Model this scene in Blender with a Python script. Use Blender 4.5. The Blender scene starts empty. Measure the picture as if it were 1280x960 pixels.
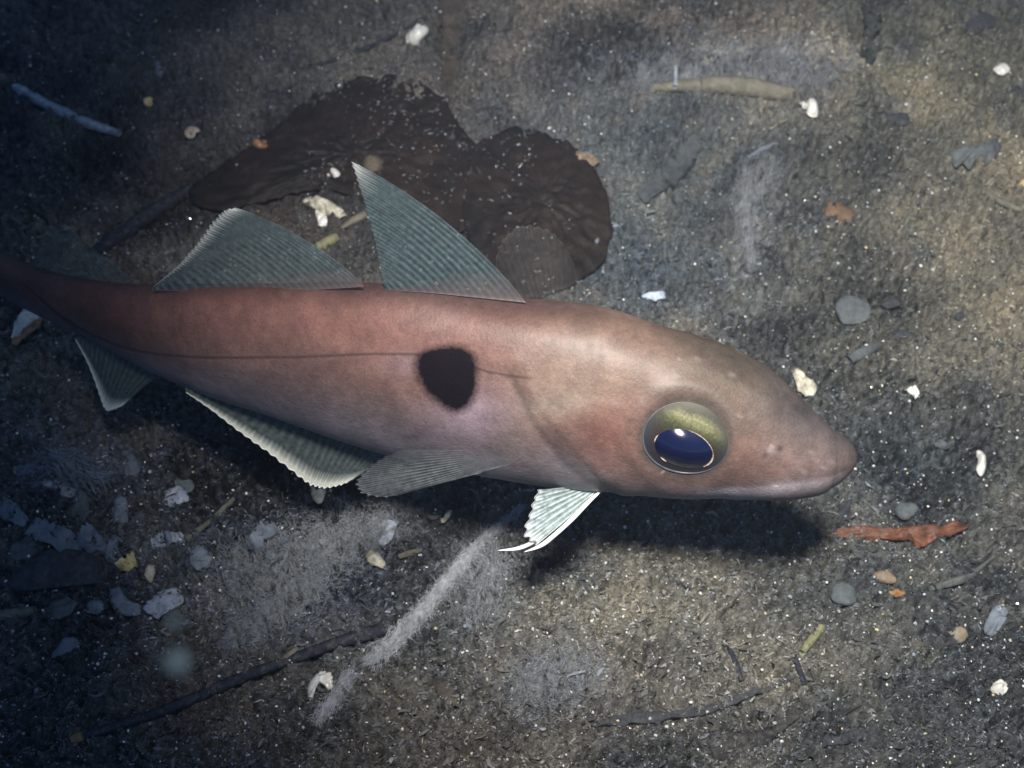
import bpy, math
import numpy as np
from mathutils import Vector
from mathutils.bvhtree import BVHTree

RNG = np.random.default_rng(7)
sc = bpy.context.scene
COL = sc.collection

# ------------------------------------------------------------------ camera
PITCH = math.radians(55)
W0, H0 = 1280.0, 960.0
LENS, SENSOR = 45.0, 36.0
TANX = SENSOR / 2 / LENS
FISH_Z = 0.077
D0 = 0.325
CAM = np.array([0.0, -(D0 * math.cos(PITCH)), FISH_Z + D0 * math.sin(PITCH)])
FWD = np.array([0, math.cos(PITCH), -math.sin(PITCH)])
RIGHT = np.array([1.0, 0, 0])
UP = np.array([0, math.sin(PITCH), math.cos(PITCH)])
cam = bpy.data.cameras.new('camera')
cam.lens, cam.sensor_width = LENS, SENSOR
cam.clip_start, cam.clip_end = 0.005, 100
cam.dof.use_dof = True
cam.dof.focus_distance = 0.318
cam.dof.aperture_fstop = 24.0
camo = bpy.data.objects.new('camera', cam)
camo.location = CAM
camo.rotation_euler = (math.pi / 2 - PITCH, 0, 0)
COL.objects.link(camo)
sc.camera = camo

# ------------------------------------------------------------------ world: dim blue daylight that reaches the sea bed
w = bpy.data.worlds.new('World')
sc.world = w
w.use_nodes = True
nt = w.node_tree
bg = nt.nodes['Background']
sky = nt.nodes.new('ShaderNodeTexSky')
sky.sky_type = 'NISHITA'
sky.sun_disc = False
sky.sun_elevation = math.radians(65)
sky.sun_rotation = math.radians(120)
tint = nt.nodes.new('ShaderNodeMix')
tint.data_type = 'RGBA'
tint.blend_type = 'MULTIPLY'
tint.inputs[0].default_value = 1
tint.inputs[7].default_value = (0.55, 0.78, 1.0, 1)
nt.links.new(sky.outputs[0], tint.inputs[6])
nt.links.new(tint.outputs[2], bg.inputs[0])
bg.inputs[1].default_value = 0.050

# ------------------------------------------------------------------ the diver's torch, held above the camera
spot = bpy.data.lights.new('dive_torch', 'SPOT')
spot.energy = 16.0
spot.color = (1.0, 0.955, 0.88)
spot.spot_size = math.radians(59)
spot.spot_blend = 0.9
spot.shadow_soft_size = 0.026
so = bpy.data.objects.new('dive_torch', spot)
so.location = (0.015, -0.12, 0.43)
aim = Vector((0.09, 0.085, 0.0))
so.rotation_euler = (aim - so.location).to_track_quat('-Z', 'Y').to_euler()
COL.objects.link(so)

sc.view_settings.view_transform = 'Standard'
sc.view_settings.look = 'None'
sc.view_settings.gamma = 1
sc.view_settings.exposure = 0.22
sc.view_settings.use_curve_mapping = False
sc.render.engine = 'CYCLES'
sc.cycles.max_bounces = 6
sc.cycles.transparent_max_bounces = 12
sc.cycles.use_denoising = True


# ------------------------------------------------------------------ helpers
def ray(px, py):
    x = (np.asarray(px, float) - W0 / 2) / (W0 / 2) * TANX
    y = (H0 / 2 - np.asarray(py, float)) / (W0 / 2) * TANX
    return FWD + x[..., None] * RIGHT + y[..., None] * UP      # forward component is 1


def at_depth(px, py, d):
    return CAM + ray(px, py) * np.asarray(d, float)[..., None]


def at_z(px, py, z):
    r = ray(px, py)
    return CAM + r * ((np.asarray(z, float) - CAM[2]) / r[..., 2])[..., None]


def at_plane(px, py, c, n):
    r = ray(px, py)
    return CAM + r * (((c - CAM) @ n) / (r @ n))[..., None]


def project(p):
    q = p - CAM
    d = q @ FWD
    return (np.stack([W0 / 2 + (q @ RIGHT) / d / TANX * W0 / 2,
                      H0 / 2 - (q @ UP) / d / TANX * W0 / 2], -1), d)


def catmull(P, n, closed=False):
    P = np.asarray(P, float)
    m = len(P)
    t = np.linspace(0, m if closed else m - 1, n, endpoint=not closed)
    i = np.minimum(t.astype(int), m - 1 if closed else m - 2)
    f = (t - i)[:, None]
    g = (lambda k: P[k % m]) if closed else (lambda k: P[np.clip(k, 0, m - 1)])
    a, b, c, d = g(i - 1), g(i), g(i + 1), g(i + 2)
    return 0.5 * (2 * b + (c - a) * f + (2 * a - 5 * b + 4 * c - d) * f ** 2 + (3 * b - a - 3 * c + d) * f ** 3)


def sm(a, b, x):
    t = np.clip((x - a) / (b - a), 0, 1)
    return t * t * (3 - 2 * t)


def seg_dist(P, L):
    """distance of points P (n,2) to polyline L"""
    L = np.asarray(L, float)
    best = np.full(len(P), 1e9)
    for a, b in zip(L[:-1], L[1:]):
        d = b - a
        t = np.clip(((P - a) @ d) / max(d @ d, 1e-9), 0, 1)
        best = np.minimum(best, np.linalg.norm(P - a - t[:, None] * d, axis=1))
    return best


def mesh(name, V, F, mat=None, parent=None, smooth=True, attrs=None):
    """F: (n,3) or (n,4) array, or a list of such arrays"""
    V = np.ascontiguousarray(V, dtype=np.float32)
    Fs = [np.asarray(f, np.int32) for f in (F if isinstance(F, list) else [F])]
    Fs = [f for f in Fs if len(f)]
    me = bpy.data.meshes.new(name)
    me.vertices.add(len(V))
    me.vertices.foreach_set('co', V.ravel())
    loops = np.concatenate([f.ravel() for f in Fs])
    tot = np.concatenate([np.full(len(f), f.shape[1], np.int32) for f in Fs])
    start = np.concatenate([[0], np.cumsum(tot)[:-1]]).astype(np.int32)
    me.loops.add(len(loops))
    me.loops.foreach_set('vertex_index', loops)
    me.polygons.add(len(tot))
    me.polygons.foreach_set('loop_start', start)
    me.polygons.foreach_set('loop_total', tot)
    me.polygons.foreach_set('use_smooth', np.full(len(tot), smooth, bool))
    for k, a in (attrs or {}).items():
        a = np.asarray(a, np.float32)
        if a.ndim == 1:
            me.attributes.new(k, 'FLOAT', 'POINT').data.foreach_set('value', a)
        elif a.shape[1] == 3 and k.startswith('v_'):
            me.attributes.new(k, 'FLOAT_VECTOR', 'POINT').data.foreach_set('vector', a.ravel())
        else:
            c = np.ones((len(a), 4), np.float32)
            c[:, :3] = a
            me.attributes.new(k, 'FLOAT_COLOR', 'POINT').data.foreach_set('color', c.ravel())
    me.update(calc_edges=True)
    me.validate()
    o = bpy.data.objects.new(name, me)
    if mat:
        me.materials.append(mat)
    if parent:
        o.parent = parent
    COL.objects.link(o)
    return o


def recenter(o):
    """object origin at the base of its mesh"""
    me = o.data
    n = len(me.vertices)
    c = np.empty(n * 3, np.float32)
    me.vertices.foreach_get('co', c)
    c = c.reshape(-1, 3)
    b = np.array([c[:, 0].mean(), c[:, 1].mean(), c[:, 2].min()], np.float32)
    me.vertices.foreach_set('co', (c - b).ravel())
    o.location = Vector(b.tolist())
    me.update()
    return o


def tag(o, label, cat, group=None):
    o['label'] = label
    o['category'] = cat
    if group:
        o['group'] = group
    return o


def grid_faces(nu, nv, wrap_v=False):
    i = np.arange(nu - 1)[:, None]
    j = np.arange(nv if wrap_v else nv - 1)[None, :]
    j2 = (j + 1) % nv
    a, b, c, d = i * nv + j, (i + 1) * nv + j, (i + 1) * nv + j2, i * nv + j2
    return np.stack([a, b, c, d], -1).reshape(-1, 4)


def fft_noise(n, lo, hi, seed, power=1.0):
    """tileable noise with wavelengths between lo and hi pixels"""
    r = np.random.default_rng(seed)
    f = np.fft.fft2(r.standard_normal((n, n)))
    k = np.hypot(*np.meshgrid(np.fft.fftfreq(n), np.fft.fftfreq(n), indexing='ij'))
    k[0, 0] = 1
    wgt = k ** (-power) * ((k > 1 / hi) & (k < 1 / lo))
    z = np.real(np.fft.ifft2(f * wgt))
    return z / z.std()


def sample(fld, x, y, size):
    n = fld.shape[0]
    u, v = np.asarray(x) / size * n, np.asarray(y) / size * n
    i, j = np.floor(u).astype(int), np.floor(v).astype(int)
    fu, fv = u - i, v - j
    i0, i1, j0, j1 = i % n, (i + 1) % n, j % n, (j + 1) % n
    return ((fld[i0, j0] * (1 - fu) + fld[i1, j0] * fu) * (1 - fv)
            + (fld[i0, j1] * (1 - fu) + fld[i1, j1] * fu) * fv)


# ------------------------------------------------------------------ materials
def new_mat(name):
    m = bpy.data.materials.new(name)
    m.use_nodes = True
    t = m.node_tree
    return m, t, t.nodes['Principled BSDF']


def N(t, typ, **kw):
    n = t.nodes.new(typ)
    for k, v in kw.items():
        setattr(n, k, v)
    return n


def noise_node(t, scale, detail=4, rough=0.6, coord='Object', dist=0.0):
    tc = N(t, 'ShaderNodeTexCoord')
    n = N(t, 'ShaderNodeTexNoise')
    n.inputs['Scale'].default_value = scale
    n.inputs['Detail'].default_value = detail
    n.inputs['Roughness'].default_value = rough
    n.inputs['Distortion'].default_value = dist
    t.links.new(tc.outputs[coord], n.inputs['Vector'])
    return n


def ramp(t, src, stops):
    r = N(t, 'ShaderNodeValToRGB')
    e = r.color_ramp.elements
    while len(e) < len(stops):
        e.new(0.5)
    for el, (p, c) in zip(e, stops):
        el.position = p
        el.color = (*c, 1) if len(c) == 3 else c
    t.links.new(src, r.inputs[0])
    return r


def mix(t, fac, a, b, blend='MIX'):
    n = N(t, 'ShaderNodeMix', data_type='RGBA', blend_type=blend)
    for sock, v in ((n.inputs[0], fac), (n.inputs[6], a), (n.inputs[7], b)):
        if isinstance(v, (int, float)):
            sock.default_value = v
        elif isinstance(v, tuple):
            sock.default_value = (*v, 1) if len(v) == 3 else v
        else:
            t.links.new(v, sock)
    return n.outputs[2]


def math_node(t, op, a, b=0.0):
    n = N(t, 'ShaderNodeMath', operation=op)
    for s, v in ((n.inputs[0], a), (n.inputs[1], b)):
        if isinstance(v, (int, float)):
            s.default_value = v
        else:
            t.links.new(v, s)
    return n.outputs[0]


def attr(t, name):
    return N(t, 'ShaderNodeAttribute', attribute_name=name)


def bump(t, bs, src, dist, strength=1.0):
    b = N(t, 'ShaderNodeBump')
    b.inputs['Strength'].default_value = strength
    b.inputs['Distance'].default_value = dist
    t.links.new(src, b.inputs['Height'])
    t.links.new(b.outputs[0], bs.inputs['Normal'])


MC = {}


def mat(name, c1, c2, scale=700, rough=0.6, spec=0.4, bmp=0.0003, c3=None, coat=0.0, trans=0.0, dust=0.0):
    """mottled natural surface: two or three tones mixed by noise, with matching fine relief"""
    if name in MC:
        return MC[name]
    m, t, bs = new_mat(name)
    n = noise_node(t, scale, 5, 0.62)
    stops = [(0.32, c1), (0.66, c2)] if c3 is None else [(0.30, c1), (0.52, c2), (0.72, c3)]
    r = ramp(t, n.outputs[0], stops)
    nd_ = noise_node(t, 520, 5, 0.7)
    dm_ = ramp(t, nd_.outputs[0], [(0.5, (0, 0, 0)), (0.64, (dust, dust, dust))])
    t.links.new(mix(t, dm_.outputs[0], r.outputs[0], (0.085, 0.083, 0.076)), bs.inputs['Base Color'])
    bs.inputs['Roughness'].default_value = rough
    bs.inputs['Specular IOR Level'].default_value = spec
    bs.inputs['Coat Weight'].default_value = coat
    bs.inputs['Coat Roughness'].default_value = 0.12
    if trans:
        bs.inputs['Subsurface Weight'].default_value = trans
        bs.inputs['Subsurface Radius'].default_value = (0.002, 0.0015, 0.001)
    if bmp:
        n2 = noise_node(t, scale * 2.2, 4, 0.6)
        bump(t, bs, n2.outputs[0], bmp, 0.8)
    MC[name] = m
    return m


# ------------------------------------------------------------------ sea bed height and tone
TILE = 0.512
F_BIG = fft_noise(512, 60, 400, 1, 1.6)
F_MID = fft_noise(1024, 14, 60, 2, 1.2)
F_SML = fft_noise(1024, 4, 16, 3, 0.8)
F_FIN = fft_noise(1024, 2, 6, 4, 0.3)
F_T1 = fft_noise(512, 20, 200, 5, 1.4)
F_T2 = fft_noise(512, 8, 60, 6, 1.0)
F_T3 = fft_noise(1024, 2, 12, 8, 0.6)

# mounds and hollows seen in the photograph: pixel, radius in pixels (along, across), angle, height in metres
RELIEF = [
    (885, 215, 105, 75, 0, -0.009), (900, 112, 130, 26, 3, 0.005), (945, 265, 30, 80, 8, 0.006),
    (1090, 70, 28, 60, 30, -0.008), (1225, 22, 45, 22, 0, -0.007), (1040, 150, 60, 50, 0, 0.004),
    (820, 770, 230, 90, 0, 0.006), (950, 915, 120, 26, 12, -0.008), (760, 885, 120, 22, -12, -0.006),
    (560, 60, 22, 90, 0, -0.008), (180, 270, 120, 26, 38, -0.007), (90, 200, 150, 28, -25, -0.006),
    (340, 740, 130, 50, 40, 0.006), (300, 860, 160, 26, 22, -0.005), (80, 560, 140, 50, 10, -0.006),
    (560, 660, 120, 40, 0, -0.005), (1180, 470, 120, 100, 0, 0.005), (1130, 560, 70, 40, 0, -0.004),
    (1080, 840, 110, 60, 20, -0.004), (660, 900, 160, 40, 0, 0.004), (700, 60, 120, 60, 0, 0.005),
    (1200, 150, 110, 60, 20, 0.005), (190, 60, 200, 60, 0, 0.004), (1230, 690, 60, 60, 0, -0.004),
]
# silt of different colour, pixel, radius, tone
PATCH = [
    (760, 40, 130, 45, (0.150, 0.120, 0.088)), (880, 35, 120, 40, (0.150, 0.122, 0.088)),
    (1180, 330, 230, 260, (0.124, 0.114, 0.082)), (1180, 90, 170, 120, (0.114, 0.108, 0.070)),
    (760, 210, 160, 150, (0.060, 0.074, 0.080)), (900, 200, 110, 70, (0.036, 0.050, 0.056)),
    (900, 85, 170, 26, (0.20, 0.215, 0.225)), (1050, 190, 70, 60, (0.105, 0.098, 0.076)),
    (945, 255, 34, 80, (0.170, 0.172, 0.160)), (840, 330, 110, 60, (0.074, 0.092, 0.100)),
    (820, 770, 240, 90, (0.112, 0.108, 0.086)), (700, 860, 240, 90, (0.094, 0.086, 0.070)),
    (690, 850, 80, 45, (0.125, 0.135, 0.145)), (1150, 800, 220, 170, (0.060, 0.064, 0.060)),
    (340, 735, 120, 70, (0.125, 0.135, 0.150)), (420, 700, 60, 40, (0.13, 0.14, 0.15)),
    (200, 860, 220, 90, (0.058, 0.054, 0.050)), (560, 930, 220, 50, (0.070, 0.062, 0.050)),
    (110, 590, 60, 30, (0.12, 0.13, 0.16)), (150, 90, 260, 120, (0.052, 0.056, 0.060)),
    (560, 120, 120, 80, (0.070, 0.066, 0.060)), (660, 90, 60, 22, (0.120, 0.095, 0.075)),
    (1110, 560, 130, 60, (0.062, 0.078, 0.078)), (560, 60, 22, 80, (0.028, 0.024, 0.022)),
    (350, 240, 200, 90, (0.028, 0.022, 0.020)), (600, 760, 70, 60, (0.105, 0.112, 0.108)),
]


def gpoint0(px, py):
    return at_z(px, py, np.zeros_like(np.asarray(px, float)))


def blob_table(rows):
    out = []
    for r in rows:
        px, py, a, b = r[:4]
        ang = math.radians(r[4]) if len(r) == 6 else 0.0
        c = gpoint0(px, py)
        ca, sa = math.cos(ang), math.sin(ang)
        ex = gpoint0(px + a * ca, py - a * sa) - c
        ey = gpoint0(px + b * sa, py + b * ca) - c
        M = np.linalg.inv(np.stack([ex[:2], ey[:2]], 1))
        out.append((c[:2], M, r[-1]))
    return out


RELIEF_T, PATCH_T = blob_table(RELIEF), blob_table(PATCH)


def ground_h(x, y):
    x, y = np.asarray(x, float), np.asarray(y, float)
    wx, wy = x + 0.0016 * sample(F_MID, y + 0.1, x, TILE), y + 0.0016 * sample(F_MID, x + 0.2, y + 0.3, TILE)
    s = sample(F_SML, wx, wy, TILE)
    z = 0.0026 * sample(F_BIG, x, y, TILE) + 0.0014 * sample(F_MID, wx, wy, TILE)
    z = z + 0.0009 * s - 0.0018 * np.maximum(-s - 0.4, 0) + 0.00022 * sample(F_FIN, x, y, TILE)
    for c, M, h in RELIEF_T:
        q = (x - c[0]), (y - c[1])
        r2 = (M[0, 0] * q[0] + M[0, 1] * q[1]) ** 2 + (M[1, 0] * q[0] + M[1, 1] * q[1]) ** 2
        z = z + h * np.exp(-1.2 * r2)
    return z


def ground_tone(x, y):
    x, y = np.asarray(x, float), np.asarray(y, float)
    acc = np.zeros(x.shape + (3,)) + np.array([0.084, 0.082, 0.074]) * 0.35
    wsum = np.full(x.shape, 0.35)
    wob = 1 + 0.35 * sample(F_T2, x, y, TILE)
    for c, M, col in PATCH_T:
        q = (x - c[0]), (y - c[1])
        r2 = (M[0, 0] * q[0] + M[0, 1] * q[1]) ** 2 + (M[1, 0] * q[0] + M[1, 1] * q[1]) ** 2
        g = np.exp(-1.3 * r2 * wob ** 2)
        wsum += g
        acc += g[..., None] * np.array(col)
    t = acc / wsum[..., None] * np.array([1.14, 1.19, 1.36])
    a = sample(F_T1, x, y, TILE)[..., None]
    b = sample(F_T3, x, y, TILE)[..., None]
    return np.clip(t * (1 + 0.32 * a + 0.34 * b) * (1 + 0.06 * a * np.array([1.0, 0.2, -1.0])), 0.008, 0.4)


def ground_at(px, py):
    """point of the sea bed seen at a pixel"""
    px, py = np.asarray(px, float), np.asarray(py, float)
    z = np.zeros_like(px)
    for _ in range(8):
        p = at_z(px, py, z)
        z = 0.4 * z + 0.6 * ground_h(p[..., 0], p[..., 1])
    p = at_z(px, py, z)
    p[..., 2] = ground_h(p[..., 0], p[..., 1])
    return p


def mpp(p):
    """metres per pixel across the view at a point"""
    return float((np.asarray(p) - CAM) @ FWD) * 2 * TANX / W0


# ------------------------------------------------------------------ sea bed mesh
STEP = 0.0007
gx0, gx1, gy0, gy1 = -0.235, 0.235, -0.085, 0.285
grow = np.cumsum(STEP * 1.10 ** np.arange(1, 80))
xs = np.concatenate([gx0 - grow[::-1], np.arange(gx0, gx1, STEP), gx1 + grow])
ys = np.concatenate([gy0 - grow[::-1], np.arange(gy0, gy1, STEP), gy1 + grow])
GX, GY = np.meshgrid(xs, ys, indexing='ij')
jx = np.clip(np.minimum(np.gradient(xs)[:, None], 0.001), 0, 1) * 0.35
GXj = GX + jx * RNG.uniform(-1, 1, GX.shape)
GYj = GY + jx * RNG.uniform(-1, 1, GX.shape)
GZ = ground_h(GXj, GYj)
gm, t, bs = new_mat('silt')
ta = attr(t, 'tone')
n1 = noise_node(t, 1500, 6, 0.7)
n2 = noise_node(t, 420, 4, 0.6, dist=0.6)
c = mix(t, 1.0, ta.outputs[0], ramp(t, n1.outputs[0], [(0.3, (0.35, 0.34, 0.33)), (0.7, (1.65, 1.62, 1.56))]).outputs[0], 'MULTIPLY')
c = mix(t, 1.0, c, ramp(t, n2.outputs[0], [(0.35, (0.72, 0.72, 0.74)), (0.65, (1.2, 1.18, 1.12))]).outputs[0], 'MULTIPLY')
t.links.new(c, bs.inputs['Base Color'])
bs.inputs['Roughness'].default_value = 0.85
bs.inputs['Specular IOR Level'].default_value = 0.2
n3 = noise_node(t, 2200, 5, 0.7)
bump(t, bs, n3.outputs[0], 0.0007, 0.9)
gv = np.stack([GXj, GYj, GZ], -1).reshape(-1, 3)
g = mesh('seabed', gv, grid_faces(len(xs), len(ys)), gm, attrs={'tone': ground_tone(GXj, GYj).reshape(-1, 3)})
g['kind'] = 'structure'
g['label'] = 'dark silty sea bed of matted fine debris and sand'


# ------------------------------------------------------------------ uncounted litter on the sea bed
def scatter_pos(n, seed):
    r = np.random.default_rng(seed)
    px = r.uniform(-130, W0 + 130, n)
    py = r.uniform(-110, H0 + 100, n)
    p = gpoint0(px, py)
    return p[:, 0], p[:, 1], r


def litter(name, n, seed, lmin, lmax, wmin, wmax, lift, gain, label, dark=0.3, tilt=0.25, pale=0.1, curl=1.0, on=None):
    x, y, r = scatter_pos(n, seed) if on is None else (*on[:2], np.random.default_rng(seed))
    n = len(x)
    L = lmin + (lmax - lmin) * r.power(0.55, n)
    Wd = r.uniform(wmin, wmax, n)
    a = np.where(r.random(n) < 0.5, r.normal(0.45, 0.6, n), r.uniform(0, math.pi, n))
    d = np.stack([np.cos(a), np.sin(a)], -1)
    nrm = np.stack([-d[:, 1], d[:, 0]], -1)
    bend = r.normal(0, 0.45 * curl, n) * L
    base = (ground_h(x, y) if on is None else on[2]) + r.uniform(0, lift, n)
    sl = r.normal(0, tilt, n)
    rows = []
    for k, s in enumerate((-0.5, -0.1, 0.2, 0.5)):
        cx = x + d[:, 0] * s * L + nrm[:, 0] * bend * (0.25 - s * s)
        cy = y + d[:, 1] * s * L + nrm[:, 1] * bend * (0.25 - s * s)
        cz = base + sl * s * L + 0.25 * (0.25 - s * s) * np.abs(L) * r.uniform(0, 1, n)
        wk = Wd * (0.35, 1.0, 0.9, 0.3)[k] * 0.5
        tw = r.normal(0, 0.5, n)
        for sg in (-1, 1):
            rows.append(np.stack([cx + sg * nrm[:, 0] * wk, cy + sg * nrm[:, 1] * wk, cz + sg * wk * tw], -1))
    V = np.stack(rows, 1).reshape(-1, 3)
    o = (np.arange(n) * 8)[:, None]
    F = np.concatenate([o + np.array([[2 * k, 2 * k + 1, 2 * k + 3, 2 * k + 2]]) for k in range(3)])
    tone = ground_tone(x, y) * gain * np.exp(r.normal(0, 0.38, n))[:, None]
    u = r.random(n)
    tone[u < dark] *= 0.5
    tone[u > 1 - pale] *= 1.45
    tone *= 1 + r.normal(0, 0.04, (n, 1)) * np.array([1.2, 0.3, -1.2])
    tone = np.repeat(np.clip(tone, 0.006, 0.5), 8, 0)
    ob = mesh(name, V, F, MLIT, attrs={'tone': tone}, smooth=False)
    ob['kind'] = 'stuff'
    ob['label'] = label
    ob['category'] = 'debris'
    return ob


MLIT, t, bs = new_mat('plant_litter')
t.links.new(attr(t, 'tone').outputs[0], bs.inputs['Base Color'])
bs.inputs['Roughness'].default_value = 0.6
bs.inputs['Specular IOR Level'].default_value = 0.35
litter('fine_litter', 75000, 21, 0.0005, 0.0020, 0.0002, 0.0006, 0.0005, 1.0, 'fine flakes of silt covering the sea bed', dark=0.35, pale=0.05)
litter('coarse_litter', 6500, 22, 0.0016, 0.0050, 0.0003, 0.0011, 0.0013, 0.85, 'scattered shreds of rotting seaweed on the sea bed', dark=0.6, pale=0.05)


def felt(name, n, seed, lmin, lmax, wmin, wmax, up, gain, label):
    """matted curly threads that make the silt fuzzy"""
    x, y, r = scatter_pos(n, seed)
    clump = sample(F_T2, x + 0.21, y, TILE)
    keep = r.random(n) < np.clip(0.55 + 0.4 * clump, 0.12, 1)
    x, y = x[keep], y[keep]
    n = len(x)
    L = r.uniform(lmin, lmax, n)
    a0 = np.where(r.random(n) < 0.45, r.normal(0.4, 0.5, n), r.uniform(0, 2 * math.pi, n))
    k1 = r.normal(0, 2.2, n)
    P = []
    cx, cy = x.copy(), y.copy()
    m = 6
    for i in range(m):
        f = i / (m - 1)
        P.append(np.stack([cx, cy], -1))
        an = a0 + k1 * f
        cx = cx + np.cos(an) * L / (m - 1)
        cy = cy + np.sin(an) * L / (m - 1)
    P = np.stack(P, 1)
    z = ground_h(P[..., 0], P[..., 1])
    z = 0.5 * z + 0.5 * z.max(1, keepdims=True) + r.random((n, 1)) * up + up * np.sin(np.linspace(0, math.pi, m))[None] * r.random((n, 1))
    g = np.concatenate([P, z[..., None]], -1)
    d = np.gradient(g, axis=1)
    sd = np.cross(d, np.array([0, 0, 1.0]))
    sd /= np.maximum(np.linalg.norm(sd, axis=-1, keepdims=True), 1e-12)
    wd = r.uniform(wmin, wmax, (n, 1, 1)) * 0.5 * np.array([0.4, 0.9, 1, 1, 0.8, 0.3])[None, :, None]
    X = np.stack([g - sd * wd, g + sd * wd], 2).reshape(-1, 3)
    bi = (np.arange(n) * 2 * m)[:, None]
    F = np.concatenate([bi + np.array([[2 * i, 2 * i + 1, 2 * i + 3, 2 * i + 2]]) for i in range(m - 1)])
    tone = ground_tone(x, y) * gain * np.exp(r.normal(-0.05, 0.42, n))[:, None] * (1 + r.normal(0, 0.04, (n, 1)) * np.array([1.0, 0.2, -1.0]))
    ob = mesh(name, X, F, MLIT, attrs={'tone': np.repeat(np.clip(tone, 0.006, 0.5), 2 * m, 0)})
    ob['kind'] = 'stuff'
    ob['label'] = label
    ob['category'] = 'debris'


felt('silt_felt', 70000, 24, 0.0004, 0.0015, 0.00012, 0.0004, 0.0006, 1.12, 'matted curly threads of silt covering the sea bed')

# sand grains: small bright crystals
ico_v = []
gr = (1 + 5 ** 0.5) / 2
for a in (-1, 1):
    for b in (-gr, gr):
        ico_v += [(0, a, b), (a, b, 0), (b, 0, a)]
ico_v = np.array(ico_v) / math.hypot(1, gr)
ico_f = np.array([(i, j, k) for i in range(12) for j in range(i + 1, 12) for k in range(j + 1, 12)
                  if max(np.linalg.norm(ico_v[i] - ico_v[j]), np.linalg.norm(ico_v[j] - ico_v[k]), np.linalg.norm(ico_v[i] - ico_v[k])) < 1.2])
cc = ico_v[ico_f].mean(1)
nn = np.cross(ico_v[ico_f[:, 1]] - ico_v[ico_f[:, 0]], ico_v[ico_f[:, 2]] - ico_v[ico_f[:, 0]])
fl = (nn * cc).sum(1) < 0
ico_f[fl] = ico_f[fl][:, ::-1]


def grains(name, n, seed, rmin, rmax, label, bright, grit=False):
    x, y, r = scatter_pos(n, seed)
    rad = rmin + (rmax - rmin) * r.power(0.4, n)
    z = ground_h(x, y) + rad * 0.4 + r.uniform(0.0002, 0.0012, n)
    sc3 = r.uniform(0.6, 1.3, (n, 1, 3)) * (1 + r.normal(0, 0.15, (n, 12, 1)))
    V = ico_v[None] * rad[:, None, None] * sc3 + np.stack([x, y, z], -1)[:, None]
    F = (ico_f[None] + (np.arange(n) * 12)[:, None, None]).reshape(-1, 3)
    u = r.random((n, 1))
    col = np.where(u < 0.7, [[0.62, 0.62, 0.58]], np.where(u < 0.85, [[0.5, 0.42, 0.25]], [[0.3, 0.36, 0.42]])) * r.uniform(0.5, bright, (n, 1))
    if grit:
        col = ground_tone(x, y) * np.exp(r.normal(0.05, 0.55, (n, 1))) * (1 + r.normal(0, 0.07, (n, 1)) * np.array([1.0, 0.2, -1.0]))
    ob = mesh(name, V.reshape(-1, 3), F, MLIT if grit else MGR, attrs={'tone': np.repeat(np.clip(col, 0, 0.85), 12, 0)}, smooth=False)
    ob['kind'] = 'stuff'
    ob['label'] = label
    ob['category'] = 'sand'


MGR, t, bs = new_mat('sand_grain')
t.links.new(attr(t, 'tone').outputs[0], bs.inputs['Base Color'])
bs.inputs['Roughness'].default_value = 0.12
bs.inputs['Specular IOR Level'].default_value = 0.9
bs.inputs['Coat Weight'].default_value = 0.6
grains('sand_grains', 10500, 31, 0.0001, 0.0005, 'tiny glinting sand grains sprinkled over the sea bed', 1.5)

grains('silt_grit', 15000, 32, 0.00016, 0.00062, 'dull grey and brown grit mixed into the sea bed', 1.0, True)


# ------------------------------------------------------------------ FISH
fish = bpy.data.objects.new('fish', None)
COL.objects.link(fish)
tag(fish, 'pinkish brown cod-like fish with big blue eye and black flank spot', 'fish')

PAIRS = np.array([
    (-150, 205, -170, 240), (-75, 262, -98, 303), (-30, 290, -55, 334), (12, 318, -12, 362), (60, 342, 35, 388), (120, 353, 96, 418),
    (190, 359, 168, 460), (270, 359, 246, 494), (360, 356, 338, 523), (450, 353, 430, 554),
    (550, 361, 530, 581), (650, 372, 628, 600), (740, 381, 715, 613), (820, 405, 788, 619),
    (880, 422, 838, 622), (935, 446, 885, 623.5), (980, 477, 925, 625), (1012, 506, 962, 624),
    (1038, 528, 998, 618), (1052, 541, 1026, 609)], float)
NS, NR = 320, 160
tt = np.linspace(0, 1, NS)
prs = catmull(PAIRS, NS)
# rounded snout: shrink the last stations to a point
TIP = np.array([1071.0, 574.0])
ROLL = math.radians(17)
idx = tt * (len(PAIRS) - 1)
wr = np.interp(idx, [0, 5, 9, 11, 13, 15, 17, 19], [0.40, 0.46, 0.54, 0.60, 0.68, 0.74, 0.80, 0.86])
T2, B2 = prs[:, :2], prs[:, 2:]
MID = (T2 + B2) / 2
LEN = np.linalg.norm(T2 - B2, axis=1)
E2 = (T2 - B2) / LEN[:, None]
phi = np.linspace(0, 2 * math.pi, NR, endpoint=False)
cph, sph = np.cos(phi), np.sin(phi)
bodyw = np.sign(sph) * np.abs(sph) ** 0.92 * (1 - 0.10 * np.clip(-cph, 0, 1) ** 2 - 0.10 * np.clip(cph, 0, 1) ** 2)
tail_far = 0.045 * sm(360, -150, MID[:, 0])          # the tail swings away from the camera


def axis_points(m):
    p = at_z(m[:, 0], m[:, 1], np.full(len(m), FISH_Z))
    d = (p - CAM) @ FWD
    return CAM + ray(m[:, 0], m[:, 1]) * (d + tail_far)[:, None]


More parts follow.
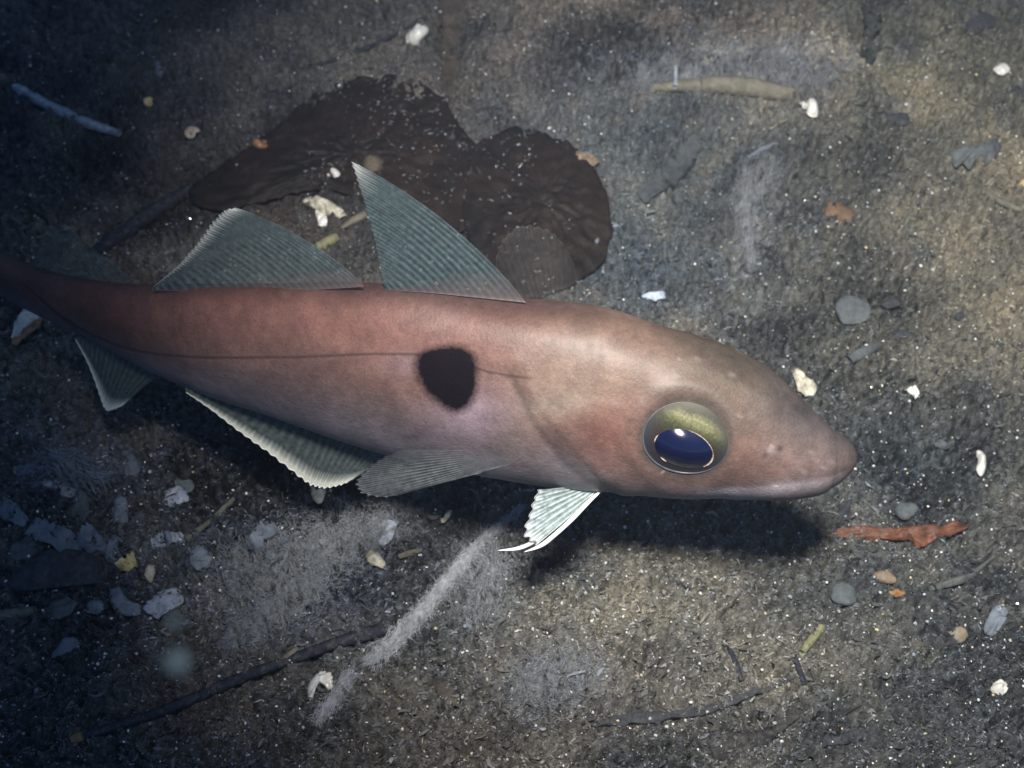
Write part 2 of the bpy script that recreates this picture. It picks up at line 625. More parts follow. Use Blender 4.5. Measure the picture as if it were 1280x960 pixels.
off = np.zeros(NS)
half = LEN / 2 * 0.0002
for it in range(7):
    C = axis_points(MID + E2 * off[:, None])
    T = np.gradient(C, axis=0)
    for _ in range(6):
        T[1:-1] = (T[:-2] + T[1:-1] + T[2:]) / 3
    T /= np.linalg.norm(T, axis=1)[:, None]
    up0 = np.array([0, 0, 1.0]) - T[:, 2:3] * T
    up0 /= np.linalg.norm(up0, axis=1)[:, None]
    side0 = np.cross(T, up0)
    side0 *= np.sign((side0 @ -FWD))[:, None]
    U = math.cos(ROLL) * up0 - math.sin(ROLL) * side0
    S = math.cos(ROLL) * side0 + math.sin(ROLL) * up0
    ring = (C[:, None] + half[:, None, None] * (cph[None, :, None] * U[:, None]
            + (wr[:, None] * bodyw[None, :])[..., None] * S[:, None]))
    pp, dd = project(ring)
    e = ((pp - MID[:, None]) * E2[:, None]).sum(-1)
    hi, lo = e.max(1), e.min(1)
    half *= LEN / (hi - lo)
    off -= (hi + lo) / 2
C_AX, U_AX, S_AX, T_AX, HALF = C, U, S, T, half
# snout cap rings
tipc = at_depth(TIP[0], TIP[1], ((C[-1] - CAM) @ FWD))
caps = []
for k in np.sin(np.linspace(0, math.pi / 2, 16))[1:]:
    f = math.sqrt(max((1 - k) * (1 + 0.06 * k), 0.0))
    caps.append(C[-1] * (1 - k) + tipc * k + (ring[-1] - C[-1]) * max(f, 0.02))
ring = np.concatenate([ring, np.array(caps)], 0)
NT = len(ring)
# chart of the flank: every point carries the pixel of its twin on the near side (sph>0 is the near side)
ppx, _ = project(ring)
mir = (-np.arange(NR)) % NR
chart = ppx.copy()
far = sph < -1e-6
chart[:, far] = ppx[:, mir[far]]
Q = chart.reshape(-1, 2)
angle = np.tile(np.abs(np.where(phi > math.pi, 2 * math.pi - phi, phi)) / math.pi, NT)   # 0 back .. 1 belly
# normals outward for relief
cen = np.concatenate([C, np.repeat(C[-1:], len(caps), 0)], 0)
V = ring.reshape(-1, 3)
OUT = (ring - cen[:, None]).reshape(-1, 3)
OUT /= np.maximum(np.linalg.norm(OUT, axis=1)[:, None], 1e-9)
GILL = [(640, 470), (655, 500), (668, 530), (688, 556), (708, 582), (735, 603), (765, 616)]
PREOP = [(745, 430), (742, 480), (752, 530), (770, 570), (800, 598)]
MOUTH = [(884, 612), (925, 609), (975, 604), (1020, 599), (1058, 588)]
JAW = [(900, 618), (940, 622), (985, 616)]
NOST = (967, 566)
dg, dp, dm = seg_dist(Q, GILL), seg_dist(Q, PREOP), seg_dist(Q, MOUTH)
den = np.linalg.norm(Q - np.array([857, 549]), axis=1)
dno = np.linalg.norm(Q - np.array(NOST), axis=1)
relief = (-0.0004 * np.exp(-(dg / 9) ** 2) + 0.0004 * np.exp(-((dg - 16) / 12) ** 2) * (Q[:, 0] > np.interp(Q[:, 1], [470, 616], [640, 765]))
          - 0.00025 * np.exp(-(dp / 9) ** 2) - 0.00012 * np.exp(-(dm / 4.5) ** 2)
          + 0.0005 * np.exp(-((den - 64) / 13) ** 2) - 0.0022 * np.exp(-(den / 44) ** 4)
          + 0.0004 * np.exp(-(dno / 9) ** 2) - 0.0006 * np.exp(-(np.linalg.norm(Q - np.array([975, 562]), axis=1) / 3.2) ** 2)
          - 0.0005 * np.exp(-(np.linalg.norm(Q - np.array([958, 570]), axis=1) / 3) ** 2)
          + 0.00035 * np.exp(-(seg_dist(Q, [(800, 400), (880, 450), (960, 500)]) / 14) ** 2))
V = V + OUT * relief[:, None]

# pigment, plus a painted highlight along the lips
st = np.clip(angle, 0, 1)


def lerp3(x, xp, cols):
    cols = np.array(cols, float)
    return np.stack([np.interp(x, xp, cols[:, k]) for k in range(3)], -1)


trunk = lerp3(st, [0, 0.10, 0.24, 0.42, 0.56, 0.72, 1.0],
              [(0.135, 0.075, 0.058), (0.215, 0.112, 0.085), (0.34, 0.185, 0.14), (0.33, 0.215, 0.17), (0.29, 0.255, 0.25), (0.40, 0.395, 0.42), (0.58, 0.59, 0.63)])
headc = lerp3(st, [0, 0.14, 0.30, 0.45, 0.60, 0.74, 1.0],
              [(0.13, 0.095, 0.062), (0.20, 0.145, 0.095), (0.33, 0.215, 0.15), (0.35, 0.225, 0.165), (0.33, 0.24, 0.19), (0.42, 0.38, 0.36), (0.52, 0.50, 0.50)])
hk = sm(600, 800, Q[:, 0])[:, None]
pig = trunk * (1 - hk) + headc * hk
snk = sm(900, 1060, Q[:, 0])[:, None]
pig = pig * (1 - 0.7 * snk) + np.array([0.20, 0.18, 0.165]) * 0.7 * snk


def patch(cx, cy, rx, ry, col, k, ang=0):
    global pig
    ca, sa = math.cos(math.radians(ang)), math.sin(math.radians(ang))
    dx, dy = Q[:, 0] - cx, Q[:, 1] - cy
    r2 = ((dx * ca - dy * sa) / rx) ** 2 + ((dx * sa + dy * ca) / ry) ** 2
    f = (k * np.exp(-r2))[:, None]
    pig = pig * (1 - f) + np.array(col) * f


patch(720, 470, 95, 60, (0.44, 0.35, 0.25), 0.75, 15)
patch(790, 425, 80, 40, (0.42, 0.27, 0.19), 0.5, -20)
patch(750, 540, 42, 40, (0.40, 0.20, 0.15), 0.7)
patch(830, 500, 40, 20, (0.36, 0.22, 0.17), 0.5)
patch(700, 553, 30, 20, (0.20, 0.155, 0.135), 0.55, -25)
patch(700, 505, 55, 16, (0.50, 0.45, 0.33), 0.6, 8)
patch(590, 520, 48, 34, (0.52, 0.43, 0.46), 0.8)
patch(505, 455, 24, 16, (0.42, 0.32, 0.32), 0.6)
patch(545, 395, 45, 26, (0.36, 0.245, 0.20), 0.6)
patch(350, 395, 130, 30, (0.37, 0.20, 0.15), 0.4)
patch(375, 468, 55, 26, (0.16, 0.11, 0.105), 0.65)
patch(640, 555, 22, 22, (0.30, 0.25, 0.20), 0.5)
patch(720, 590, 45, 13, (0.42, 0.42, 0.43), 0.6, -25)
patch(900, 440, 120, 42, (0.13, 0.12, 0.085), 0.7, -30)
patch(1000, 520, 60, 40, (0.15, 0.145, 0.135), 0.55, -40)
patch(890, 515, 90, 22, (0.14, 0.13, 0.095), 0.55, -20)
patch(990, 565, 60, 30, (0.30, 0.23, 0.19), 0.35, -15)
patch(905, 614, 30, 6, (1.0, 0.97, 0.95), 0.8)  # pale lips, painted extra white as a highlight on the shaded underside
patch(965, 614, 75, 9, (0.85, 0.82, 0.80), 0.8, 8)  # same painted lip highlight, continued towards the snout
eye_r = np.hypot((Q[:, 0] - 857) / 54, (Q[:, 1] - 547) / 47)
er_ = (0.8 * np.exp(-((eye_r - 1.03) / 0.13) ** 2))[:, None]
pig = pig * (1 - er_) + np.array([0.135, 0.125, 0.10]) * er_
hl_ = (0.35 * np.exp(-((eye_r - 1.32) / 0.12) ** 2) * (Q[:, 1] < 545))[:, None]
pig = pig * (1 - hl_) + np.array([0.17, 0.16, 0.115]) * hl_
patch(967, 566, 13, 9, (0.36, 0.29, 0.24), 0.6)
patch(962, 564, 4, 4, (0.55, 0.46, 0.40), 0.8)
patch(975, 562, 3.6, 3.6, (0.05, 0.04, 0.04), 0.9)
patch(957, 571, 3, 3, (0.10, 0.08, 0.07), 0.8)
for px_, py_ in ((925, 520), (1020, 575), (1030, 585), (1005, 590), (1040, 578), (1015, 566), (872, 450), (845, 470), (800, 500), (770, 505), (915, 470), (770, 455), (985, 600)):
    patch(px_, py_, 5, 2.6, (0.55, 0.46, 0.40), 0.45, -20)
patch(250, 352, 240, 20, (0.12, 0.07, 0.06), 0.75)
patch(130, 400, 120, 40, (0.17, 0.085, 0.07), 0.6, -15)
patch(640, 378, 150, 13, (0.15, 0.10, 0.085), 0.6, -4)
patch(500, 365, 80, 9, (0.13, 0.09, 0.08), 0.5)
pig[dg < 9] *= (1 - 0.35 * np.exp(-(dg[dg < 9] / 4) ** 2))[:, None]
pig = np.clip(pig * (1 - 0.15 * np.exp(-(dm / 3.5) ** 2))[:, None] * np.array([0.385, 0.37, 0.43]), 0.01, 0.8)

# black spot (signed distance to its outline) and lateral line (distance)
SPOT = np.array([(521, 462), (524, 440), (545, 430), (575, 428), (592, 440), (595, 465), (593, 492), (582, 508), (570, 514), (552, 505), (532, 487)], float)
sp = catmull(SPOT, 80, True)
ds = seg_dist(Q, np.vstack([sp, sp[:1]]))
ins = np.zeros(len(Q), bool)
for (xa, ya), (xb, yb) in zip(sp, np.roll(sp, -1, 0)):
    cr = (ya > Q[:, 1]) != (yb > Q[:, 1])
    ins ^= cr & (Q[:, 0] < (xb - xa) * (Q[:, 1] - ya) / (yb - ya + 1e-12) + xa)
ds = np.where(ins, -ds, ds) - 3 + 7 * sm(460, 425, Q[:, 1])
LAT = [(30, 355), (80, 398), (130, 425), (180, 440), (240, 446), (300, 447), (380, 446), (450, 443), (520, 443), (560, 447), (600, 462), (640, 470), (665, 473)]
latc = catmull(LAT, 60)
dl = seg_dist(Q, latc) * np.sign(Q[:, 1] - np.interp(Q[:, 0], latc[:, 0], latc[:, 1]))
dl_fade = sm(690, 640, Q[:, 0])

skin, t, bs = new_mat('fish_skin')
pa = attr(t, 'pigment').outputs[0]
nA = noise_node(t, 90, 5, 0.6)
nB = noise_node(t, 900, 4, 0.7)
nC = noise_node(t, 2600, 2, 0.5)
c = mix(t, 1.0, pa, ramp(t, nA.outputs[0], [(0.32, (0.76, 0.74, 0.74)), (0.68, (1.24, 1.2, 1.17))]).outputs[0], 'MULTIPLY')
c = mix(t, 1.0, c, ramp(t, nB.outputs[0], [(0.3, (0.88, 0.87, 0.86)), (0.7, (1.12, 1.12, 1.12))]).outputs[0], 'MULTIPLY')
c = mix(t, 1.0, c, ramp(t, nC.outputs[0], [(0.3, (0.86, 0.85, 0.84)), (0.7, (1.13, 1.13, 1.13))]).outputs[0], 'MULTIPLY')
nM = noise_node(t, 280, 4, 0.65)
c = mix(t, 1.0, c, ramp(t, nM.outputs[0], [(0.3, (0.84, 0.83, 0.84)), (0.7, (1.16, 1.16, 1.14))]).outputs[0], 'MULTIPLY')
# speckles of silvery scale and pale pores on the head
vo = N(t, 'ShaderNodeTexVoronoi')
vo.inputs['Scale'].default_value = 140
t.links.new(N(t, 'ShaderNodeTexCoord').outputs['Object'], vo.inputs['Vector'])
pore = ramp(t, vo.outputs['Distance'], [(0.05, (1, 1, 1)), (0.13, (0, 0, 0))])
pm = math_node(t, 'MULTIPLY', pore.outputs[0], attr(t, 'headmask').outputs['Fac'])
pm = math_node(t, 'MULTIPLY', pm, ramp(t, nA.outputs[0], [(0.5, (0, 0, 0)), (0.62, (0.55, 0.55, 0.55))]).outputs[0])
c = mix(t, pm, c, (0.55, 0.45, 0.38))
# lateral line
nl = math_node(t, 'MULTIPLY', math_node(t, 'SUBTRACT', nB.outputs[0], 0.5), 4.0)
dla = math_node(t, 'ADD', attr(t, 'd_line').outputs['Fac'], nl)
lf = ramp(t, math_node(t, 'MULTIPLY', math_node(t, 'ABSOLUTE', dla), 0.1), [(0.08, (0.72, 0.72, 0.72)), (0.26, (0, 0, 0))])
c = mix(t, math_node(t, 'MULTIPLY', lf.outputs[0], attr(t, 'line_on').outputs['Fac']), c, (0.05, 0.03, 0.026))
# spot
nsp = math_node(t, 'MULTIPLY', math_node(t, 'SUBTRACT', nB.outputs[0], 0.5), 9.0)
dsa = math_node(t, 'ADD', attr(t, 'd_spot').outputs['Fac'], nsp)
sf = ramp(t, math_node(t, 'ADD', math_node(t, 'MULTIPLY', dsa, 0.04), 0.5), [(0.22, (1, 1, 1)), (0.72, (0, 0, 0))])
c = mix(t, sf.outputs[0], c, (0.006, 0.0045, 0.007))
t.links.new(math_node(t, 'SUBTRACT', 0.16, math_node(t, 'MULTIPLY', sf.outputs[0], 0.13)), bs.inputs['Specular IOR Level'])
t.links.new(math_node(t, 'SUBTRACT', 0.16, math_node(t, 'MULTIPLY', sf.outputs[0], 0.15)), bs.inputs['Coat Weight'])
t.links.new(c, bs.inputs['Base Color'])
bs.inputs['Roughness'].default_value = 0.5
bs.inputs['Coat Roughness'].default_value = 0.38
bs.inputs['Subsurface Weight'].default_value = 0.1
bs.inputs['Subsurface Radius'].default_value = (0.004, 0.002, 0.0015)
bs.inputs['Subsurface Scale'].default_value = 0.5
vs = N(t, 'ShaderNodeTexVoronoi')
vs.inputs['Scale'].default_value = 1100
t.links.new(N(t, 'ShaderNodeTexCoord').outputs['Object'], vs.inputs['Vector'])
hgt = math_node(t, 'ADD', nC.outputs[0], math_node(t, 'MULTIPLY', vs.outputs['Distance'], 0.8))
hgt = math_node(t, 'ADD', hgt, math_node(t, 'MULTIPLY', nM.outputs[0], 1.2))
bump(t, bs, hgt, 0.00013, 0.6)

F = [grid_faces(NT, NR, True)]
Vb = np.vstack([V, ring[0].mean(0), ring[-1].mean(0)])
r0 = np.arange(NR)
F.append(np.stack([r0, (r0 + 1) % NR, np.full(NR, len(V))], -1))
l0 = (NT - 1) * NR + r0
F.append(np.stack([(l0 - (NT - 1) * NR + 1) % NR + (NT - 1) * NR, l0, np.full(NR, len(V) + 1)], -1))
ext = lambda a: np.concatenate([a, a[:1], a[-1:]], 0)
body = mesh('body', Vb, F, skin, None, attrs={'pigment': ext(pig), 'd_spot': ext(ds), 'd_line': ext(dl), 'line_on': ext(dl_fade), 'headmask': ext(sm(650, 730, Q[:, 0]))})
bvh = BVHTree.FromPolygons([Vector(v) for v in Vb], [tuple(f) for A in F for f in A.tolist()])
base = Vector((float(C_AX[180][0]), float(C_AX[180][1]), float(V[:, 2].min())))
fish.location = base


def own(o, parent=None):
    """parent a mesh built in world space to the fish or one of its parts"""
    p = parent or fish
    o.parent = p
    o.matrix_parent_inverse = (p.matrix_world if p is not fish else __import__('mathutils').Matrix.Translation(base)).inverted()
    return o


own(body)


def hit(px, py):
    d = Vector(ray(float(px), float(py)))
    p, n, i, _ = bvh.ray_cast(Vector(CAM), d.normalized())
    return (np.array(p), np.array(n)) if p else (None, None)


def station(px, py):
    """nearest body station to a pixel"""
    return int(np.argmin(np.linalg.norm(MID - np.array([px, py]), axis=1)))


# ---- fins
def fin_mat(name, c_ray, c_mem, c_edge, alpha_mem, alpha_ray, edge0, edge1, c_base=None):
    m, t, bs = new_mat(name)
    rw = attr(t, 'raywave').outputs['Fac']
    vv = attr(t, 'fin_v').outputs['Fac']
    nz = noise_node(t, 700, 3)
    c = mix(t, rw, c_mem, c_ray)
    c = mix(t, 1.0, c, ramp(t, nz.outputs[0], [(0.3, (0.6, 0.6, 0.6)), (0.7, (1.3, 1.3, 1.3))]).outputs[0], 'MULTIPLY')
    ve = math_node(t, 'ADD', vv, math_node(t, 'MULTIPLY', math_node(t, 'SUBTRACT', rw, 0.5), 0.05))
    ef = ramp(t, ve, [(edge0, (0, 0, 0)), (edge1, (1, 1, 1))]).outputs[0]
    ef = math_node(t, 'MULTIPLY', ef, attr(t, 'edge_on').outputs['Fac'])
    c = mix(t, ef, c, c_edge)
    if c_base:
        c = mix(t, ramp(t, vv, [(0.02, (0.9, 0.9, 0.9)), (0.22, (0, 0, 0))]).outputs[0], c, c_base)
    t.links.new(c, bs.inputs['Base Color'])
    al = math_node(t, 'ADD', math_node(t, 'MULTIPLY', rw, alpha_ray - alpha_mem), alpha_mem)
    al = math_node(t, 'MAXIMUM', al, math_node(t, 'MULTIPLY', ef, 0.97))
    al = math_node(t, 'MAXIMUM', al, attr(t, 'base_on').outputs['Fac'])
    al = math_node(t, 'MULTIPLY', al, attr(t, 'alpha_mul').outputs['Fac'])
    t.links.new(al, bs.inputs['Alpha'])
    bs.inputs['Roughness'].default_value = 0.45
    bs.inputs['Specular IOR Level'].default_value = 0.4
    # light passes through the membrane
    trn = N(t, 'ShaderNodeBsdfTranslucent')
    t.links.new(c, trn.inputs[0])
    trp = N(t, 'ShaderNodeBsdfTransparent')
    m1 = N(t, 'ShaderNodeMixShader')
    t.links.new(al, m1.inputs[0])
    t.links.new(trp.outputs[0], m1.inputs[1])
    t.links.new(trn.outputs[0], m1.inputs[2])
    m2 = N(t, 'ShaderNodeMixShader')
    m2.inputs[0].default_value = 0.35
    t.links.new(bs.outputs[0], m2.inputs[1])
    t.links.new(m1.outputs[0], m2.inputs[2])
    t.links.new(m2.outputs[0], t.nodes['Material Output'].inputs['Surface'])
    return m


def fin(name, Bpx, Tpx, place, nrays, material, corr=0.00035, jag=0.0, nv=26, curve=None, edge_on=1.0, base_op=0.0, seed=0, rpc=6, pw=1.0, fade=None):
    """membrane between a base curve and a margin curve (pixels), place(px,py,s,v) turns them into points"""
    r = np.random.default_rng(seed + 100)
    nu = nrays * rpc + 1
    s = np.linspace(0, 1, nu)
    B, Tm = catmull(Bpx, nu), catmull(Tpx, nu)
    v = np.linspace(0, 1, nv)
    wave = 0.5 + 0.5 * np.cos(2 * math.pi * s * nrays)
    notch = 1 - jag * (1 - wave) - jag * 0.5 * np.interp(s * nrays, np.arange(nrays + 1), r.random(nrays + 1))
    P = B[:, None] + (Tm - B)[:, None] * (v[None, :, None] * notch[:, None, None])
    if curve:
        ln = np.linalg.norm(Tm - B, axis=1)
        pr = np.stack([-(Tm - B)[:, 1], (Tm - B)[:, 0]], -1)
        P = P + pr[:, None] * (curve * v * (1 - v))[None, :, None]
    X = place(P[..., 0], P[..., 1], s[:, None] + 0 * v[None], v[None] + 0 * s[:, None])
    nrm = np.cross(np.gradient(X, axis=0), np.gradient(X, axis=1))
    nrm /= np.maximum(np.linalg.norm(nrm, axis=-1, keepdims=True), 1e-12)
    rw = np.clip(wave, 0, 1)[:, None] ** pw * np.ones((1, nv))
    # branching: rays split in two towards the margin
    w2 = 0.5 + 0.5 * np.cos(4 * math.pi * s * nrays)
    k = sm(0.55, 0.85, v)[None]
    rw = rw * (1 - k) + w2[:, None] ** pw * k
    X = X + nrm * (corr * (rw - 0.5) * np.sin(math.pi * np.clip(v * 0.9 + 0.08, 0, 1))[None])[..., None]
    th = 0.00012
    A = X + nrm * th
    Bk = X - nrm * th
    n = nu * nv
    Vv = np.concatenate([A.reshape(-1, 3), Bk.reshape(-1, 3)])
    g1 = grid_faces(nu, nv)
    idxs = np.arange(n).reshape(nu, nv)
    loop = np.concatenate([idxs[:, 0], idxs[-1, 1:], idxs[-2::-1, -1], idxs[0, -2:0:-1]])
    l2 = np.roll(loop, -1)
    rim = np.stack([loop, l2, l2 + n, loop + n], -1)
    vvv = np.tile((v[None] * np.ones((nu, 1))).ravel(), 2)
    at = {'raywave': np.tile(rw.ravel(), 2), 'fin_v': vvv,
          'edge_on': np.full(2 * n, edge_on) if np.isscalar(edge_on) else np.tile((edge_on(s)[:, None] * np.ones((1, nv))).ravel(), 2),
          'alpha_mul': np.tile((np.ones((nu, nv)) if fade is None else fade(s[:, None], v[None])).ravel(), 2),
          'base_on': base_op * (1 - sm(0.0, 0.16, vvv))}
    o = mesh(name, Vv, [g1, g1[:, ::-1] + n, rim], material, attrs=at)
    return own(o)


def median_place(px, py, lean=0.0):
    k = station(px, py)
    c, n = C_AX[k], S_AX[k]
    return lambda x, y, s, v: at_plane(x, y, c, n) + S_AX[k] * (lean * v)[..., None]


M_DORS = fin_mat('dorsal_membrane', (0.14, 0.185, 0.205), (0.06, 0.105, 0.112), (0.5, 0.52, 0.51), 0.38, 0.6, 0.88, 0.99, (0.17, 0.135, 0.14))
M_ANAL = fin_mat('anal_membrane', (0.17, 0.20, 0.20), (0.11, 0.145, 0.14), (0.9, 0.9, 0.80), 0.55, 0.76, 0.72, 0.92)
M_PECT = fin_mat('pectoral_membrane', (0.19, 0.205, 0.215), (0.08, 0.095, 0.11), (0.3, 0.33, 0.35), 0.22, 0.6, 0.95, 1.0)
M_PELV = fin_mat('pelvic_membrane', (0.62, 0.70, 0.70), (0.22, 0.29, 0.29), (0.88, 0.9, 0.9), 0.72, 0.95, 0.86, 0.97)
M_FAR = fin_mat('far_pectoral_membrane', (0.125, 0.12, 0.12), (0.115, 0.11, 0.11), (0.16, 0.16, 0.16), 0.08, 0.13, 0.97, 1.0)

fin('first_dorsal_fin', [(658, 378), (600, 372), (540, 366), (482, 362)],
    [(438, 201), (446, 226), (456, 258), (468, 300), (476, 335), (480, 356)], median_place(570, 480), 17, M_DORS, 0.00012, 0.015, curve=0.21, base_op=0.55, pw=1.6, seed=1,
    edge_on=lambda s: sm(0.35, 0.0, s))
fin('second_dorsal_fin', [(456, 358), (390, 362), (300, 364), (190, 363)],
    [(292, 259), (274, 266), (250, 297), (225, 328), (192, 358)], median_place(320, 430), 26, M_DORS, 0.0001, 0.025, curve=0.22, base_op=0.5, pw=1.6, seed=2)
fin('third_dorsal_fin', [(180, 362), (140, 360), (100, 355), (58, 346)],
    [(78, 280), (62, 288), (46, 308), (40, 332)], median_place(110, 390), 16, M_DORS, 0.0001, 0.02, seed=3, edge_on=0.0, fade=lambda s, v: 0.6 + 0 * s + 0 * v)
fin('first_anal_fin', [(492, 560), (430, 540), (340, 510), (232, 484)],
    [(452, 592), (428, 606), (402, 611), (380, 602), (340, 570), (300, 541), (262, 511), (233, 491)], median_place(360, 450), 26, M_ANAL, 0.0002, 0.035, seed=4,
    edge_on=lambda s: sm(0.02, 0.12, s))
fin('second_anal_fin', [(196, 470), (160, 452), (125, 430), (94, 412)],
    [(152, 508), (140, 513), (131, 512), (122, 487), (110, 455), (95, 426)], median_place(140, 420), 16, M_ANAL, 0.0003, 0.03, seed=5)
k0 = station(-110, 260)
fin('tail_fin', [(-150, 202), (-158, 215), (-166, 232), (-172, 244)], [(-220, 60), (-262, 120), (-285, 180), (-300, 250)],
    median_place(-150, 225), 24, M_DORS, 0.0003, 0.04, seed=6, edge_on=0.4)

# near pectoral: springs from behind the gill cover, swept back along the belly
hp, hn = hit(622, 560)
hd = float((hp - CAM) @ FWD)
fin('pectoral_fin', [(646, 578), (643, 572), (639, 567), (633, 561)],
    [(560, 601), (515, 614), (480, 621), (452, 617), (444, 604), (456, 588), (474, 574), (505, 562)],
    lambda x, y, s, v: at_depth(x, y, hd - 0.0015 - 0.004 * np.sin(v * 2.2) + 0.004 * v), 18, M_PECT, 0.0003, 0.02, seed=7, edge_on=0.0, base_op=0.0, fade=lambda s, v: (0.25 + 0.75 * sm(0.95, 0.45, s)) * (0.15 + 0.85 * sm(0.05, 0.5, v)))
# far pectoral: sticks out beyond the back
kf = station(660, 500)
fd = float((C_AX[kf] - S_AX[kf] * HALF[kf] * wr[kf] * 0.9 - CAM) @ FWD)
fin('pectoral_fin', [(712, 420), (700, 425), (688, 428), (672, 430)],
    [(722, 352), (712, 318), (690, 290), (662, 280), (638, 288), (622, 312), (618, 345)],
    lambda x, y, s, v: at_depth(x, y, fd + 0.02 * v), 16, M_FAR, 0.0001, 0.02, seed=8, edge_on=0.0)
# near pelvic: short fan with two long white filaments
hp2, _ = hit(745, 612)
pd = float((hp2 - CAM) @ FWD)
pelv = fin('pelvic_fin', [(752, 612), (742, 611), (730, 610), (718, 609)],
    [(668, 683), (660, 678), (653, 672), (655, 658), (660, 645), (664, 632), (668, 622), (672, 612)],
    lambda x, y, s, v: at_depth(x, y, pd + 0.004 - 0.007 * v), 7, M_PELV, 0.0006, 0.05, seed=9, base_op=0.6, edge_on=0.55)


def tube_pts(P, R, nseg=10):
    P = np.asarray(P, float)
    T = np.gradient(P, axis=0)
    T /= np.maximum(np.linalg.norm(T, axis=1)[:, None], 1e-12)
    ref = np.array([0.13, 0.31, 0.94])
    a = np.cross(T, ref)
    a /= np.maximum(np.linalg.norm(a, axis=1)[:, None], 1e-12)
    b = np.cross(T, a)
    ph = np.linspace(0, 2 * math.pi, nseg, endpoint=False)
    R = np.asarray(R, float)
    if R.ndim == 1:
        R = R[:, None] * np.ones((1, nseg))
    X = P[:, None] + R[..., None] * (np.cos(ph)[None, :, None] * a[:, None] + np.sin(ph)[None, :, None] * b[:, None])
    n = len(P)
    F = [grid_faces(n, nseg, True)]
    V = np.vstack([X.reshape(-1, 3), P[:1], P[-1:]])
    j = np.arange(nseg)
    F.append(np.stack([(j + 1) % nseg, j, np.full(nseg, n * nseg)], -1))
    F.append(np.stack([(n - 1) * nseg + j, (n - 1) * nseg + (j + 1) % nseg, np.full(nseg, n * nseg + 1)], -1))
    return V, F


M_FIL = mat('white_fin_ray', (0.80, 0.82, 0.82), (0.9, 0.9, 0.9), 900, 0.5, 0.3, 0)
for pth, rad in (([(752, 613), (735, 628), (716, 648), (694, 668), (676, 682), (655, 690)], 3.0), ([(725, 640), (700, 655), (680, 668), (662, 680), (645, 686), (622, 688)], 2.6)):
    q = catmull(pth, 40)
    s = np.linspace(0, 1, 40)
    P = at_depth(q[:, 0], q[:, 1], pd + 0.0035 - 0.0078 * s)
    Vv, Ff = tube_pts(P, rad * 0.0002 * np.clip(np.minimum(0.35 + s * 3, 1.0) * (1 - sm(0.72, 1.02, s)) ** 0.7, 0.07, 1), 8)
    own(mesh('fin_filament', Vv, Ff, M_FIL))

# ---- eye
ep, en = hit(857, 549)
view = (CAM - ep) / np.linalg.norm(CAM - ep)
en = en if en @ view > 0 else -en
ax = 0.3 * view + 0.7 * en
ax /= np.linalg.norm(ax)
ex = RIGHT - (RIGHT @ ax) * ax
ex /= np.linalg.norm(ex)
ey = np.cross(ax, ex)
ti = math.radians(-22)
ex, ey = math.cos(ti) * ex + math.sin(ti) * ey, -math.sin(ti) * ex + math.cos(ti) * ey
if ey @ UP < 0:
    ey = -ey
m1 = mpp(ep)
RX, RY, HB = 53.5 * m1, 44.5 * m1, 0.0030
EC = ep + ax * 0.0002
for _ in range(5):                                  # size of the eye from the outline seen in the photograph
    aa = np.linspace(0, 2 * math.pi, 90)
    pq, _d = project(EC + (RX * np.cos(aa))[:, None] * ex + (RY * np.sin(aa))[:, None] * ey)
    w_, h_ = np.ptp(pq[:, 0]), np.ptp(pq[:, 1])
    RX *= 106 / w_
    RY *= 94 / h_
    mc = (pq.max(0) + pq.min(0)) / 2
    dpt = float((EC - CAM) @ FWD)
    sh = at_depth(857.0, 547.0, dpt) - at_depth(mc[0], mc[1], dpt)
    EC = EC + sh - (sh @ ax) * ax
print('EYE', RX, RY, np.degrees(np.arccos(view @ ax)), np.degrees(np.arccos(view @ en)))
ring_h = []
for a_ in np.linspace(0, 2 * math.pi, 96, endpoint=False):
    q_ = EC + RX * math.cos(a_) * ex + RY * math.sin(a_) * ey
    p_, n_, _i, _d = bvh.ray_cast(Vector(q_ + ax * 0.02), Vector(-ax))
    ring_h.append(float((np.array(p_) - EC) @ ax) if p_ else 0.0)
ring_h = np.array(ring_h)
ring_h = np.clip(ring_h, -0.004, 0.004)
for _ in range(12):
    ring_h = (np.roll(ring_h, 1) + ring_h + np.roll(ring_h, -1)) / 3


def bulge(u, v):
    """height of the eye over its base plane: meets the skin at the rim"""
    rho2 = np.clip(u ** 2 + v ** 2, 0, 1)
    a_ = (np.arctan2(v, u) / (2 * math.pi) * 96) % 96
    rh = np.interp(a_, np.arange(97), np.append(ring_h, ring_h[0]))
    return (rh + 0.0002) * rho2 + HB * (1 - rho2)




def dome(cu, cv, ru, rv, lift, nr=26, na=96, extra=0.0, hb=HB):
    """patch of the eye's bulge around local (cu, cv), radii in units of the eye"""
    rr = np.linspace(0, 1, nr)
    aa = np.linspace(0, 2 * math.pi, na, endpoint=False)
    u = cu + ru * rr[:, None] * np.cos(aa)
    v = cv + rv * rr[:, None] * np.sin(aa)
    h = bulge(u, v) + lift + extra * (1 - rr[:, None] ** 2)
    X = EC + (u * RX)[..., None] * ex + (v * RY)[..., None] * ey + h[..., None] * ax
    return X.reshape(-1, 3), grid_faces(nr, na, True), np.stack([u, v, 0 * u], -1).reshape(-1, 3)


